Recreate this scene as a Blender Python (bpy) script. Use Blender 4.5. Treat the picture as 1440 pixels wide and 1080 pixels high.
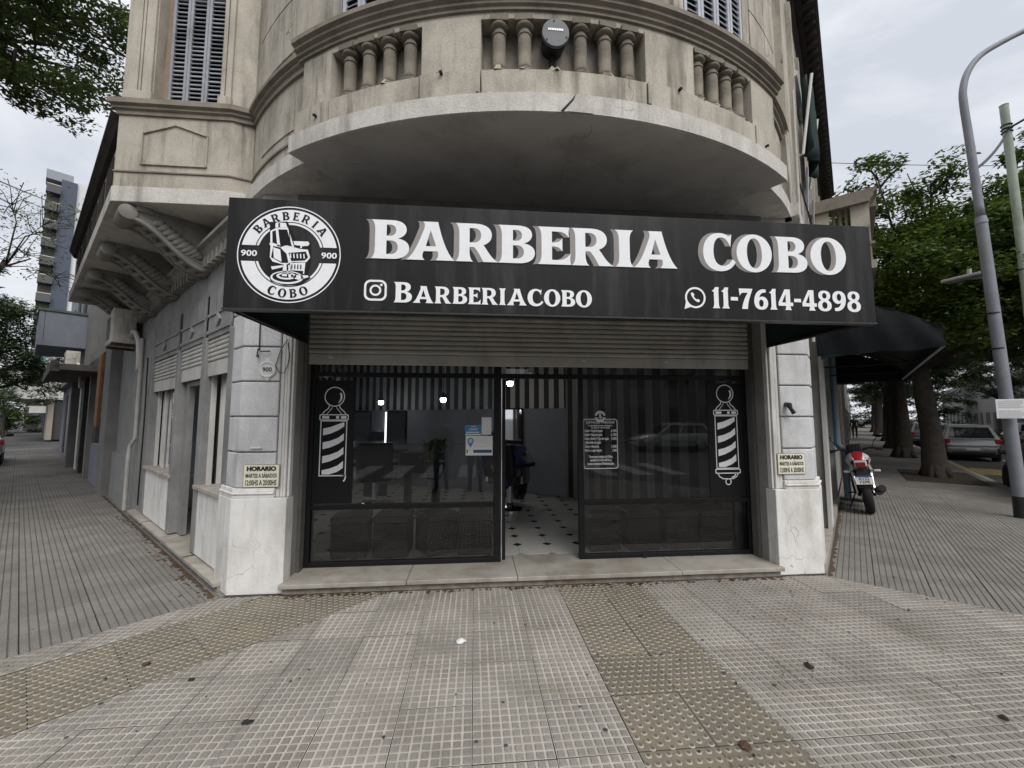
import bpy, bmesh, math, random
from mathutils import Matrix, Vector
random.seed(11)
R = math.radians
PI = math.pi
scene = bpy.context.scene
for o in list(bpy.data.objects): bpy.data.objects.remove(o)
COL = scene.collection

# ------------------------------------------------------------------ camera
cd = bpy.data.cameras.new('camera'); cam = bpy.data.objects.new('camera', cd); COL.objects.link(cam)
cd.sensor_width = 36.0; cd.lens = 575 / 1440 * 36; cd.clip_start = 0.05; cd.clip_end = 3000
cam.location = (0, 0, 1.6); cam.rotation_euler = (R(94.8), 0, R(-5.2))
scene.camera = cam
scene.cycles.max_bounces = 6; scene.cycles.diffuse_bounces = 3; scene.cycles.glossy_bounces = 3; scene.cycles.transmission_bounces = 3; scene.cycles.transparent_max_bounces = 10
scene.cycles.use_adaptive_sampling = True; scene.cycles.adaptive_threshold = .02; scene.cycles.caustics_reflective = False; scene.cycles.caustics_refractive = False
scene.render.resolution_x = 1024; scene.render.resolution_y = 768

# ------------------------------------------------------------------ sky, sun, exposure (overcast)
SUN_EL, SUN_AZ = 51, 160          # behind the viewer, a little to the right
w = bpy.data.worlds.new('World'); scene.world = w; w.use_nodes = True
nt = w.node_tree; nd = nt.nodes; lk = nt.links
for n in list(nd): nd.remove(n)
out = nd.new('ShaderNodeOutputWorld'); bg = nd.new('ShaderNodeBackground'); bg.inputs[1].default_value = 0.1
sky = nd.new('ShaderNodeTexSky'); sky.sky_type = 'NISHITA'; sky.sun_disc = False
sky.sun_elevation = R(SUN_EL); sky.sun_rotation = R(SUN_AZ); sky.dust_density = 4; sky.air_density = 1.5
tc = nd.new('ShaderNodeTexCoord'); mp = nd.new('ShaderNodeMapping'); mp.inputs['Scale'].default_value = (1.0, 1.0, 2.6)
nz = nd.new('ShaderNodeTexNoise'); nz.inputs['Scale'].default_value = 2.2; nz.inputs['Detail'].default_value = 6; nz.inputs['Roughness'].default_value = .52
nz.inputs['Distortion'].default_value = .4
rp = nd.new('ShaderNodeValToRGB')
rp.color_ramp.elements[0].position = .38; rp.color_ramp.elements[0].color = (4.15, 4.36, 4.8, 1)
rp.color_ramp.elements[1].position = .63; rp.color_ramp.elements[1].color = (6.3, 6.38, 6.6, 1)
mx = nd.new('ShaderNodeMix'); mx.data_type = 'RGBA'; mx.inputs[0].default_value = .93
lk.new(tc.outputs['Generated'], mp.inputs[0]); lk.new(mp.outputs[0], nz.inputs['Vector']); lk.new(nz.outputs['Fac'], rp.inputs[0])
lk.new(sky.outputs[0], mx.inputs[6]); lk.new(rp.outputs[0], mx.inputs[7]); lk.new(mx.outputs[2], bg.inputs[0]); lk.new(bg.outputs[0], out.inputs[0])
sl = bpy.data.lights.new('sun', 'SUN'); sl.energy = 1.5; sl.angle = R(40); sl.color = (1, .975, .94)
so = bpy.data.objects.new('sun', sl); COL.objects.link(so)
az = R(SUN_AZ); el = R(SUN_EL)
sdir = Vector((math.sin(az) * math.cos(el), math.cos(az) * math.cos(el), math.sin(el)))
so.rotation_euler = sdir.to_track_quat('Z', 'Y').to_euler(); so.location = sdir * 40
vs = scene.view_settings; vs.view_transform = 'Standard'; vs.look = 'None'; vs.gamma = 1; vs.exposure = 0.72

# ------------------------------------------------------------------ helpers
W = {}
def wm(o): return W.get(o.name, Matrix()) if o else Matrix()
def tag(o, label=None, cat=None, group=None, kind=None):
    if label: o['label'] = label
    if cat: o['category'] = cat
    if group: o['group'] = group
    if kind: o['kind'] = kind
    return o
def thing(name, label, cat, loc=(0, 0, 0), rz=0, group=None, tilt=None):
    o = bpy.data.objects.new(name, None); COL.objects.link(o); o.empty_display_size = .2
    o.location = loc
    M = Matrix.Translation(loc) @ Matrix.Rotation(rz, 4, 'Z')
    if tilt: M = M @ tilt
    o.matrix_world = M; o.matrix_basis = M
    W[o.name] = M
    return tag(o, label, cat, group)
def setmesh(name, me, parent, world=None):
    """link mesh `me`; world = its world matrix (None: same frame as the parent)"""
    o = bpy.data.objects.new(name, me); COL.objects.link(o)
    P = wm(parent)
    if parent: o.parent = parent
    if world is None: world = P
    o.matrix_basis = P.inverted() @ world
    W[o.name] = world
    return o
ML = Matrix.Rotation(R(-45), 4, 'Z')     # left street: x = -t (towards the corner), y = p (into the building)
MR = Matrix.Rotation(R(45), 4, 'Z')      # right street: x = t, y = p
BCX, BCY = .69, 7.12                     # axis of the bow

class MB:
    def __init__(s, M=None): s.v = []; s.f = []; s.mi = []; s.M = M or Matrix(); s.cur = 0
    def add(s, vs_, fs):
        o = len(s.v); s.v += [s.M @ Vector(v) for v in vs_]
        for f in fs: s.f.append([i + o for i in f]); s.mi.append(s.cur)
        return s
    def box(s, x0, x1, y0, y1, z0, z1):
        return s.add([(x0,y0,z0),(x1,y0,z0),(x1,y1,z0),(x0,y1,z0),(x0,y0,z1),(x1,y0,z1),(x1,y1,z1),(x0,y1,z1)],
                     [(0,3,2,1),(4,5,6,7),(0,1,5,4),(1,2,6,5),(2,3,7,6),(3,0,4,7)])
    def obox(s, c, size, m=None):
        a, b, d = [q / 2 for q in size]; m = (m or Matrix()).to_4x4()
        vs_ = [Vector(c) + m @ Vector(q) for q in [(-a,-b,-d),(a,-b,-d),(a,b,-d),(-a,b,-d),(-a,-b,d),(a,-b,d),(a,b,d),(-a,b,d)]]
        return s.add(vs_, [(0,3,2,1),(4,5,6,7),(0,1,5,4),(1,2,6,5),(2,3,7,6),(3,0,4,7)])
    def prism(s, poly, z0, z1):
        n = len(poly)
        if sum(poly[i][0]*poly[(i+1)%n][1]-poly[(i+1)%n][0]*poly[i][1] for i in range(n)) < 0: poly = poly[::-1]
        vs_ = [(x, y, z0) for x, y in poly] + [(x, y, z1) for x, y in poly]
        return s.add(vs_, [list(range(n))[::-1], list(range(n, 2*n))] + [(i, (i+1)%n, n+(i+1)%n, n+i) for i in range(n)])
    def ext(s, poly, a0, a1, axis='x'):
        """polygon in the plane across `axis`: axis x -> (y,z), axis y -> (x,z); extruded a0..a1"""
        n = len(poly)
        if axis == 'x': vs_ = [(a0, a, b) for a, b in poly] + [(a1, a, b) for a, b in poly]
        else: vs_ = [(a, a0, b) for a, b in poly] + [(a, a1, b) for a, b in poly]
        return s.add(vs_, [list(range(n)), list(range(n, 2*n))[::-1]] + [(i, n+i, n+(i+1)%n, (i+1)%n) for i in range(n)])
    def tube(s, path, r, n=8, caps=True):
        path = [Vector(p) for p in path]; m = len(path)
        rs = r if isinstance(r, (list, tuple)) else [r] * m
        vs_ = []; up = None
        for i, p in enumerate(path):
            d = (path[min(i+1, m-1)] - path[max(i-1, 0)])
            d = d.normalized() if d.length > 1e-9 else Vector((0, 0, 1))
            if up is None:
                up = Vector((0, 0, 1)) if abs(d.z) < .9 else Vector((1, 0, 0))
            a = d.cross(up)
            if a.length < 1e-6: a = d.cross(Vector((0, 1, 0)))
            a.normalize(); b = d.cross(a).normalized(); up = -b if b.length else up
            up = a.cross(d).normalized()
            for k in range(n):
                t = 2 * PI * k / n; vs_.append(p + (a * math.cos(t) + up * math.sin(t)) * rs[i])
        fs = []
        for i in range(m - 1):
            for k in range(n): fs.append((i*n+k, i*n+(k+1)%n, (i+1)*n+(k+1)%n, (i+1)*n+k))
        if caps: fs += [list(range(n))[::-1], list(range((m-1)*n, m*n))]
        return s.add(vs_, fs)
    def lathe(s, prof, c=(0,0,0), n=12, m=None, a0=0, a1=2*PI):
        vs_ = []; m = (m or Matrix()).to_4x4(); c = Vector(c)
        for r, z in prof:
            for k in range(n):
                t = a0 + (a1-a0) * k / n; vs_.append(c + m @ Vector((r*math.cos(t), r*math.sin(t), z)))
        fs = []
        for i in range(len(prof) - 1):
            for k in range(n): fs.append((i*n+k, i*n+(k+1)%n, (i+1)*n+(k+1)%n, (i+1)*n+k))
        if prof[0][0] > 1e-4: fs.append(list(range(n))[::-1])
        if prof[-1][0] > 1e-4: fs.append(list(range((len(prof)-1)*n, len(prof)*n)))
        return s.add(vs_, fs)
    def arc(s, prof, a0, a1, n=24, cx=BCX, cy=BCY, caps=True):
        """closed (radius,z) profile swept about the bow axis; angle 0 faces the viewer (-Y), degrees, + to the right"""
        m = len(prof); vs_ = []
        for i in range(n + 1):
            t = R(a0 + (a1 - a0) * i / n)
            for r, z in prof: vs_.append((cx + r*math.sin(t), cy - r*math.cos(t), z))
        fs = []
        for i in range(n):
            for k in range(m): fs.append((i*m+k, (i+1)*m+k, (i+1)*m+(k+1)%m, i*m+(k+1)%m))
        if caps: fs += [list(range(m)), list(range(n*m, (n+1)*m))[::-1]]
        return s.add(vs_, fs)
    def run(s, prof, path):
        """closed (offset,z) profile swept along a plan polyline with mitred corners; + offset is to the right of travel"""
        m = len(prof); P = [Vector((p[0], p[1])) for p in path]; k = len(P); vs_ = []
        nor = []
        for i in range(k - 1):
            d = (P[i+1] - P[i]).normalized(); nor.append(Vector((d.y, -d.x)))
        for i in range(k):
            if i == 0: nn = nor[0]; f = 1
            elif i == k - 1: nn = nor[-1]; f = 1
            else:
                nn = (nor[i-1] + nor[i]).normalized(); f = 1 / max(.3, nn.dot(nor[i]))
            for o_, z in prof: vs_.append((P[i].x + nn.x*o_*f, P[i].y + nn.y*o_*f, z))
        fs = []
        for i in range(k - 1):
            for q in range(m): fs.append((i*m+q, (i+1)*m+q, (i+1)*m+(q+1)%m, i*m+(q+1)%m))
        fs += [list(range(m)), list(range((k-1)*m, k*m))[::-1]]
        return s.add(vs_, fs)
    def quad(s, a, b, c, d): return s.add([a, b, c, d], [(0, 1, 2, 3)])
    def mesh(s, name, mats, smooth=False, inv=None, recalc=True):
        me = bpy.data.meshes.new(name)
        vs_ = [inv @ v for v in s.v] if inv else s.v
        me.from_pydata([tuple(v) for v in vs_], [], s.f)
        for mm in (mats if isinstance(mats, (list, tuple)) else [mats]): me.materials.append(mm)
        me.polygons.foreach_set('material_index', s.mi)
        if recalc:
            b = bmesh.new(); b.from_mesh(me); bmesh.ops.recalc_face_normals(b, faces=b.faces); b.to_mesh(me); b.free()
        if smooth: me.polygons.foreach_set('use_smooth', [True] * len(me.polygons))
        me.update(); return me
    def build(s, name, mats, parent=None, smooth=False, bevel=0, label=None, kind=None, recalc=True, seg=2):
        me = s.mesh(name, mats, smooth, wm(parent).inverted(), recalc)
        o = setmesh(name, me, parent)
        if bevel:
            b = o.modifiers.new('bevel', 'BEVEL'); b.width = bevel; b.segments = seg; b.limit_method = 'ANGLE'; b.angle_limit = R(35)
            o.modifiers.new('wn', 'WEIGHTED_NORMAL'); me.polygons.foreach_set('use_smooth', [True] * len(me.polygons))
        if smooth == 'auto':
            me.polygons.foreach_set('use_smooth', [True] * len(me.polygons))
            try: me.set_sharp_from_angle(angle=R(40))
            except Exception: pass
        if label: o['label'] = label
        if kind: o['kind'] = kind
        return o
def smooth_path(P, k=5):
    P = [Vector(p) for p in P]; res = []
    for i in range(len(P)-1):
        a, b, c, d = P[max(i-1,0)], P[i], P[i+1], P[min(i+2,len(P)-1)]
        for j in range(k):
            t = j/k; res.append(.5*((2*b)+(c-a)*t+(2*a-5*b+4*c-d)*t*t+(3*b-a-3*c+d)*t**3))
    return res+[P[-1]]
def one(mb, name, mats, label, cat, group=None, base=None, **k):
    """a thing that is a single mesh, its origin at its base"""
    if base is None:
        n = len(mb.v); base = (sum(v.x for v in mb.v)/n, sum(v.y for v in mb.v)/n, min(v.z for v in mb.v))
    T = Matrix.Translation(base)
    me = mb.mesh(name, mats, k.get('smooth', False), T.inverted())
    o = setmesh(name, me, None, T)
    if k.get('bevel'):
        b = o.modifiers.new('bevel', 'BEVEL'); b.width = k['bevel']; b.segments = 2; b.limit_method = 'ANGLE'; b.angle_limit = R(35)
    return tag(o, label, cat, group)
def copytree(o, M, label=None, parent=None):
    c = o.copy(); COL.objects.link(c)
    if parent: c.parent = parent
    else: c.matrix_basis = M; W[c.name] = M
    if label: c['label'] = label
    for ch in [x for x in bpy.data.objects if x.parent == o]: copytree(ch, None, None, c)
    return c
def clip(poly, a, b, c):
    """keep the part of a convex polygon where a*x+b*y <= c"""
    res = []
    for i in range(len(poly)):
        p, q = poly[i], poly[(i+1) % len(poly)]
        dp, dq = a*p[0]+b*p[1]-c, a*q[0]+b*q[1]-c
        if dp <= 0: res.append(p)
        if (dp < 0 < dq) or (dq < 0 < dp):
            t = dp / (dp - dq); res.append((p[0]+(q[0]-p[0])*t, p[1]+(q[1]-p[1])*t))
    return res
def area(poly): return abs(sum(poly[i][0]*poly[(i+1)%len(poly)][1]-poly[(i+1)%len(poly)][0]*poly[i][1] for i in range(len(poly))))/2 if len(poly) > 2 else 0

# ------------------------------------------------------------------ materials
MT = {}
def pmat(name, c1, c2=None, scale=6, rough=.75, bump=.15, bscale=60, metallic=0, stain=None, sscale=1.3, samt=.5, sz=.35,
         crack=0, crack_scale=1.6, rnd=0, speck=None, spec=.4, coord='Object', coat=0, rough2=None, dist=.01, fine=None, drip=None):
    m = bpy.data.materials.new(name); m.use_nodes = True; t = m.node_tree; N = t.nodes; L = t.links
    b = N['Principled BSDF']; b.inputs['Roughness'].default_value = rough; b.inputs['Metallic'].default_value = metallic
    b.inputs['Specular IOR Level'].default_value = spec
    if coat: b.inputs['Coat Weight'].default_value = coat; b.inputs['Coat Roughness'].default_value = .05
    c2 = c2 or tuple(q*.8 for q in c1)
    vec = N.new('ShaderNodeNewGeometry').outputs['Position'] if coord == 'pos' else N.new('ShaderNodeTexCoord').outputs[coord]
    def noise(sc, det=5, ro=.6, v=None):
        n = N.new('ShaderNodeTexNoise'); n.inputs['Scale'].default_value = sc; n.inputs['Detail'].default_value = det; n.inputs['Roughness'].default_value = ro
        L.new(v or vec, n.inputs['Vector']); return n.outputs['Fac']
    def ramp(v, a, bb):
        r = N.new('ShaderNodeMapRange'); r.inputs[1].default_value = a; r.inputs[2].default_value = bb; L.new(v, r.inputs[0]); return r.outputs[0]
    def mixc(f, a, bb, mode='MIX'):
        x = N.new('ShaderNodeMix'); x.data_type = 'RGBA'; x.blend_type = mode
        if isinstance(f, (int, float)): x.inputs[0].default_value = f
        else: L.new(f, x.inputs[0])
        for v, i in ((a, 6), (bb, 7)):
            if isinstance(v, tuple): x.inputs[i].default_value = (*v[:3], 1)
            else: L.new(v, x.inputs[i])
        return x.outputs[2]
    def math_(op, a, bb):
        x = N.new('ShaderNodeMath'); x.operation = op
        for v, i in ((a, 0), (bb, 1)):
            if isinstance(v, (int, float)): x.inputs[i].default_value = v
            else: L.new(v, x.inputs[i])
        return x.outputs[0]
    col = mixc(ramp(noise(scale), .3, .7), c1, c2)
    if fine:
        col = mixc(ramp(noise(fine, 2, .7), .38, .62), col, mixc(1.0, col, (.84, .83, .82), 'MULTIPLY'))
    if speck:
        sc_, cc, th = speck
        col = mixc(ramp(noise(sc_, 2, .8), th, th+.06), col, cc)
    if stain:
        mp_ = N.new('ShaderNodeMapping'); mp_.inputs['Scale'].default_value = (1, 1, sz); L.new(vec, mp_.inputs[0])
        f = math_('MULTIPLY', ramp(noise(sscale, 7, .65, mp_.outputs[0]), .48, .72), samt)
        col = mixc(f, col, stain)
    if drip:
        mp2 = N.new('ShaderNodeMapping'); mp2.inputs['Scale'].default_value = (1, 1, .09); L.new(vec, mp2.inputs[0])
        f = math_('MULTIPLY', ramp(noise(9, 4, .6, mp2.outputs[0]), .50, .70), ramp(noise(.8, 3), .42, .62))
        col = mixc(math_('MULTIPLY', f, drip[1]), col, drip[0])
    hgt = noise(bscale, 4)
    if crack:
        wv = N.new('ShaderNodeTexNoise'); wv.inputs['Scale'].default_value = 3.1; L.new(vec, wv.inputs['Vector'])
        va = N.new('ShaderNodeVectorMath'); va.operation = 'MULTIPLY_ADD'; L.new(wv.outputs['Color'], va.inputs[0]); va.inputs[1].default_value = (.5, .5, .5); L.new(vec, va.inputs[2])
        vo = N.new('ShaderNodeTexVoronoi'); vo.feature = 'DISTANCE_TO_EDGE'; vo.inputs['Scale'].default_value = crack_scale; L.new(va.outputs[0], vo.inputs['Vector'])
        line = ramp(vo.outputs['Distance'], .0032*max(1, crack_scale*.7), .0004)
        msk = ramp(noise(1.3, 3), .50, .60)
        f = math_('MULTIPLY', math_('MULTIPLY', line, msk), crack)
        col = mixc(f, col, (.05, .045, .04))
        hgt = math_('SUBTRACT', hgt, math_('MULTIPLY', f, 1.2))
    if rnd:
        oi = N.new('ShaderNodeObjectInfo'); h = N.new('ShaderNodeHueSaturation')
        L.new(math_('ADD', math_('MULTIPLY', oi.outputs['Random'], rnd), 1 - rnd/2), h.inputs['Value']); L.new(col, h.inputs['Color']); col = h.outputs[0]
    L.new(col, b.inputs['Base Color'])
    if rough2 is not None:
        L.new(ramp2(N, L, noise(scale*1.7), rough, rough2), b.inputs['Roughness'])
    if bump:
        bp = N.new('ShaderNodeBump'); bp.inputs['Strength'].default_value = bump; bp.inputs['Distance'].default_value = dist
        L.new(hgt, bp.inputs['Height']); L.new(bp.outputs[0], b.inputs['Normal'])
    MT[name] = m; return m
def ramp2(N, L, v, a, b):
    r = N.new('ShaderNodeMapRange'); r.inputs[1].default_value = .3; r.inputs[2].default_value = .7; r.inputs[3].default_value = a; r.inputs[4].default_value = b
    L.new(v, r.inputs[0]); return r.outputs[0]
def flat(name, c, rough=.5, metallic=0, spec=.4, emit=0):
    m = bpy.data.materials.new(name); m.use_nodes = True; b = m.node_tree.nodes['Principled BSDF']
    b.inputs['Base Color'].default_value = (*c, 1); b.inputs['Roughness'].default_value = rough; b.inputs['Metallic'].default_value = metallic
    b.inputs['Specular IOR Level'].default_value = spec
    if emit: b.inputs['Emission Color'].default_value = (*c, 1); b.inputs['Emission Strength'].default_value = emit
    MT[name] = m; return m
def glassmat(name, tint, ior=1.5, boost=1.0, rough=.0):
    m = bpy.data.materials.new(name); m.use_nodes = True; t = m.node_tree; N = t.nodes; L = t.links
    for n in list(N): N.remove(n)
    o = N.new('ShaderNodeOutputMaterial'); tr = N.new('ShaderNodeBsdfTransparent'); tr.inputs[0].default_value = (*tint, 1)
    gl = N.new('ShaderNodeBsdfGlossy'); gl.inputs['Roughness'].default_value = rough; gl.inputs[0].default_value = (1, 1, 1, 1)
    fr = N.new('ShaderNodeFresnel'); fr.inputs[0].default_value = ior
    mu = N.new('ShaderNodeMath'); mu.operation = 'MULTIPLY'; mu.inputs[1].default_value = boost; mu.use_clamp = True
    mxs = N.new('ShaderNodeMixShader'); L.new(fr.outputs[0], mu.inputs[0]); L.new(mu.outputs[0], mxs.inputs[0])
    L.new(tr.outputs[0], mxs.inputs[1]); L.new(gl.outputs[0], mxs.inputs[2]); L.new(mxs.outputs[0], o.inputs[0]); MT[name] = m; return m
STUCCO = pmat('stucco_beige', (.56,.515,.44), (.42,.385,.325), 2.6, .9, .35, 90, stain=(.14,.125,.10), sscale=2.4, samt=.85, crack=.8, crack_scale=.9, fine=70, drip=((.12,.105,.08), .9))
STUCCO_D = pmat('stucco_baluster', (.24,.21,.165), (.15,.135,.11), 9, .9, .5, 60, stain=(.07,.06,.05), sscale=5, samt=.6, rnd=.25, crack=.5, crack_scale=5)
BAND = pmat('stucco_pale_band', (.68,.655,.615), (.56,.535,.495), 5, .85, .35, 70, stain=(.24,.22,.19), sscale=2.2, samt=.5, crack=.7, crack_scale=1.3, fine=60, drip=((.20,.18,.155), .6))
SOFFIT = pmat('soffit_plaster', (.58,.56,.53), (.49,.47,.445), 2.2, .9, .2, 50, stain=(.28,.26,.24), sscale=1.8, samt=.7, sz=1, crack=.7, crack_scale=.8)
MOULD = pmat('moulding_stone', (.29,.255,.205), (.20,.175,.145), 5, .9, .3, 80, stain=(.09,.08,.065), sscale=2.5, samt=.7)
SOOT = pmat('sooty_eave', (.045,.038,.032), (.022,.019,.016), 7, .95, .6, 30, stain=(.02,.018,.015), sscale=3, samt=.8)
PILLAR = pmat('pillar_paint', (.70,.705,.715), (.58,.585,.595), 6, .75, .3, 80, stain=(.27,.265,.26), sscale=2.6, samt=.5, crack=.4, crack_scale=2.2, fine=70, drip=((.25,.245,.24), .55))
PLINTH = pmat('plinth_paint', (.82,.81,.79), (.70,.69,.66), 5, .7, .35, 60, stain=(.33,.30,.26), sscale=3.0, samt=.5, crack=.9, crack_scale=2.4, sz=.6, drip=((.34,.31,.27), .55))
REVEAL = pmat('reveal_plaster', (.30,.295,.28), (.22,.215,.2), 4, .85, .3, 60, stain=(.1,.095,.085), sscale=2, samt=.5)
MARBLE = pmat('marble_worn', (.44,.41,.36), (.32,.295,.255), 4, .5, .1, 50, stain=(.17,.13,.09), sscale=3.5, samt=.6, sz=1, crack=.4, crack_scale=3, speck=(90, (.2,.17,.14), .68))
RISER = pmat('riser_stone', (.38,.35,.31), (.22,.20,.17), 12, .85, .3, 50, stain=(.22,.11,.05), sscale=6, samt=.7, sz=1)
BLACKM = pmat('black_metal', (.014,.014,.015), (.010,.010,.010), 8, .5, .05, 60, spec=.2)
SHUT = pmat('shutter_metal', (.54,.53,.50), (.44,.43,.40), 5, .6, .12, 50, metallic=.0, stain=(.20,.185,.16), sscale=2.5, samt=.6)
SHUTW = pmat('shutter_grey_paint', (.36,.38,.42), (.27,.285,.31), 12, .7, .25, 50, stain=(.15,.15,.15), sscale=6, samt=.5)
WHITEP = pmat('white_trim', (.72,.71,.69), (.6,.59,.57), 6, .7, .2, 60, stain=(.35,.33,.3), sscale=4, samt=.5)
SHOPW = pmat('shop_grey_paint', (.30,.30,.295), (.21,.21,.205), 5, .75, .2, 60, stain=(.13,.125,.12), sscale=2.4, samt=.6)
SIGNB = pmat('sign_black_vinyl', (.011,.011,.0115), (.008,.008,.0085), 2, .45, .04, 30, stain=(.075,.075,.075), sscale=5.0, samt=.5, sz=.10, spec=.22)
WHITEV = pmat('white_vinyl', (.84,.85,.87), (.79,.80,.82), 30, .5, .02, 200)
GREYV = pmat('shadow_grey_vinyl', (.30,.275,.265), (.26,.24,.23), 20, .5, .02, 200)
GREENF = pmat('dark_green_canvas', (.009,.032,.026), (.006,.02,.017), 5, .8, .15, 120)
BLACKF = pmat('black_canvas', (.010,.0115,.0135), (.007,.008,.009), 4, .7, .2, 25, stain=(.022,.023,.024), sscale=1.5, samt=.4, spec=.15)
GLASS = glassmat('shop_glass', (.62,.64,.66), 1.5, 1.6)
GLASS2 = glassmat('window_glass', (.35,.37,.38), 1.5, 1.8)
DARK = flat('dark_void', (.012,.012,.013), .8)
CHROME = flat('chrome', (.7,.7,.72), .15, 1)
ALU = pmat('dull_aluminium', (.5,.5,.52), (.42,.42,.44), 9, .4, .05, 60, metallic=.8)
RUBBER = pmat('tyre_rubber', (.018,.018,.018), (.012,.012,.012), 20, .8, .2, 60)
PLASTIC = pmat('black_plastic', (.02,.02,.021), (.015,.015,.016), 9, .45, .1, 90)
# ------------------------------------------------------------------ lettering
def parse(d):
    """tiny path language: M x y, L x y, C x1 y1 x2 y2 x y, Z, E cx cy rx ry (ellipse), numbers separated by blanks"""
    tk = d.replace(',', ' ').split(); i = 0; cons = []; cur = []
    def num():
        nonlocal i
        v = float(tk[i]); i += 1; return v
    while i < len(tk):
        c = tk[i]; i += 1
        if c == 'M': cur = [(num(), num())]
        elif c == 'L': cur.append((num(), num()))
        elif c == 'C':
            p0 = cur[-1]; p1 = (num(), num()); p2 = (num(), num()); p3 = (num(), num())
            for k in range(1, 9):
                t = k/8; a = (1-t)**3; b = 3*t*(1-t)**2; e = 3*t*t*(1-t); g = t**3
                cur.append((a*p0[0]+b*p1[0]+e*p2[0]+g*p3[0], a*p0[1]+b*p1[1]+e*p2[1]+g*p3[1]))
        elif c == 'Z': cons.append(cur); cur = []
        elif c == 'E':
            x, y, a, b = num(), num(), num(), num()
            cons.append([(x+a*math.cos(2*PI*k/36), y+b*math.sin(2*PI*k/36)) for k in range(36)])
    return cons
STEM_L = 'L 6 70 C 6 85 4 95 -2 100 Z'
GLY = {
 'I': ('M -2 100 L 36 100 C 30 95 28 85 28 70 L 28 30 C 28 15 30 5 36 0 L -2 0 C 4 5 6 15 6 30 ' + STEM_L, 34),
 'B': ('M -2 100 L 40 100 C 62 100 72 90 72 76 C 72 64 64 56 54 53 C 68 50 78 42 78 28 C 78 10 64 0 44 0 L -2 0 C 4 5 6 15 6 30 ' + STEM_L +
       ' M 30 88 L 36 88 C 46 88 50 82 50 74 C 50 65 45 59 36 59 L 30 59 Z M 30 47 L 38 47 C 49 47 54 40 54 30 C 54 19 48 12 38 12 L 30 12 Z', 78),
 'R': ('M -2 100 L 40 100 C 64 100 76 88 76 71 C 76 57 68 48 58 44 C 66 32 74 10 90 0 L 58 0 C 52 14 46 28 38 38 L 28 38 L 28 30 C 28 15 30 5 36 0 L -2 0 C 4 5 6 15 6 30 ' + STEM_L +
       ' M 28 88 L 36 88 C 48 88 53 80 53 70 C 53 58 47 50 36 50 L 28 50 Z', 88),
 'A': ('M 30 100 L 65 100 C 72 68 84 20 104 0 L 60 0 C 67 7 67 14 65 23 L 32 23 C 28 12 28 5 35 0 L -8 0 C 9 12 20 44 33 82 C 35 90 34 96 30 100 Z M 48 78 L 61 36 L 37 36 Z', 100),
 'E': ('M -2 100 L 65 100 C 63 91 63 84 65 72 C 58 84 50 88 40 88 L 28 88 L 28 58 C 40 58 46 62 50 71 L 50 35 C 46 44 40 48 28 48 L 28 12 L 40 12 C 52 12 61 18 68 31 C 66 18 66 9 68 0 L -2 0 C 4 5 6 15 6 30 ' + STEM_L, 68),
 'C': ('M 79 101 L 75 65 C 69 82 61 91 50 91 C 34 91 28 72 28 50 C 28 28 36 12 53 12 C 64 12 72 18 79 31 L 88 24 C 80 7 66 -3 46 -3 C 18 -3 0 18 0 49 C 0 81 20 103 46 103 C 56 103 64 100 70 95 C 73 95 75 97 79 101 Z', 88),
 'O': ('E 46 50 46 53 M 46 92 C 58 92 66 74 66 48 C 66 24 58 8 47 8 C 35 8 27 26 27 52 C 27 76 35 92 46 92 Z', 92),
 '1': ('M -2 84 C 6 88 12 95 15 103 L 33 103 C 30 92 30 80 30 70 L 30 25 C 30 12 32 5 37 0 L 0 0 C 5 5 8 12 8 25 L 8 79 C 5 80 2 82 -2 84 Z', 36),
 '7': ('M 0 100 L 66 100 C 57 70 42 42 40 0 L 12 0 C 17 30 28 58 43 80 L 24 80 C 13 80 9 75 3 64 Z', 66),
 '6': ('M 60 98 C 30 106 2 80 2 38 C 2 12 16 -2 36 -2 C 57 -2 69 12 69 31 C 69 50 57 63 43 63 C 37 63 32 61 28 58 C 30 74 40 84 60 84 Z E 36 30 11 18', 70),
 '8': ('M 36 102 C 56 102 66 92 66 77 C 66 66 60 58 52 54 C 63 49 70 40 70 27 C 70 9 57 -2 36 -2 C 15 -2 2 9 2 27 C 2 40 9 49 20 54 C 12 58 6 66 6 77 C 6 92 16 102 36 102 Z E 36 76 11 14 E 36 28 13 17', 70),
 '4': ('M 32 102 L 58 102 L 58 37 L 71 37 L 71 20 L 58 20 C 58 10 60 4 64 0 L 30 0 C 34 4 36 10 36 20 L 0 20 L 0 37 Z M 36 80 L 36 37 L 17 37 Z', 70),
 '-': ('M 0 40 L 34 40 L 34 57 L 0 57 Z', 34),
}
GC = {k: parse(v[0]) for k, v in GLY.items()}
GC['9'] = [[(70-x, 100-y) for x, y in c] for c in GC['6']]; GLY['9'] = ('', 70)
def fill_mesh(cons, name='shape'):
    """even-odd filled planar mesh from closed contours, in the xy plane"""
    cu = bpy.data.curves.new(name, 'CURVE'); cu.dimensions = '2D'; cu.fill_mode = 'BOTH'
    for c in cons:
        sp = cu.splines.new('POLY'); sp.points.add(len(c)-1)
        for i, (x, y) in enumerate(c): sp.points[i].co = (x, y, 0, 1)
        sp.use_cyclic_u = True
    ob = bpy.data.objects.new(name, cu)
    me = bpy.data.meshes.new_from_object(ob)
    bpy.data.objects.remove(ob); bpy.data.curves.remove(cu); return me
FACE = Matrix(((1,0,0,0),(0,0,-1,0),(0,1,0,0),(0,0,0,1)))     # xy plane -> facing -Y, x right, y up
def FAT(x, y, z, rz=0): return Matrix.Translation((x, y, z)) @ Matrix.Rotation(rz, 4, 'Z') @ FACE
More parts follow.
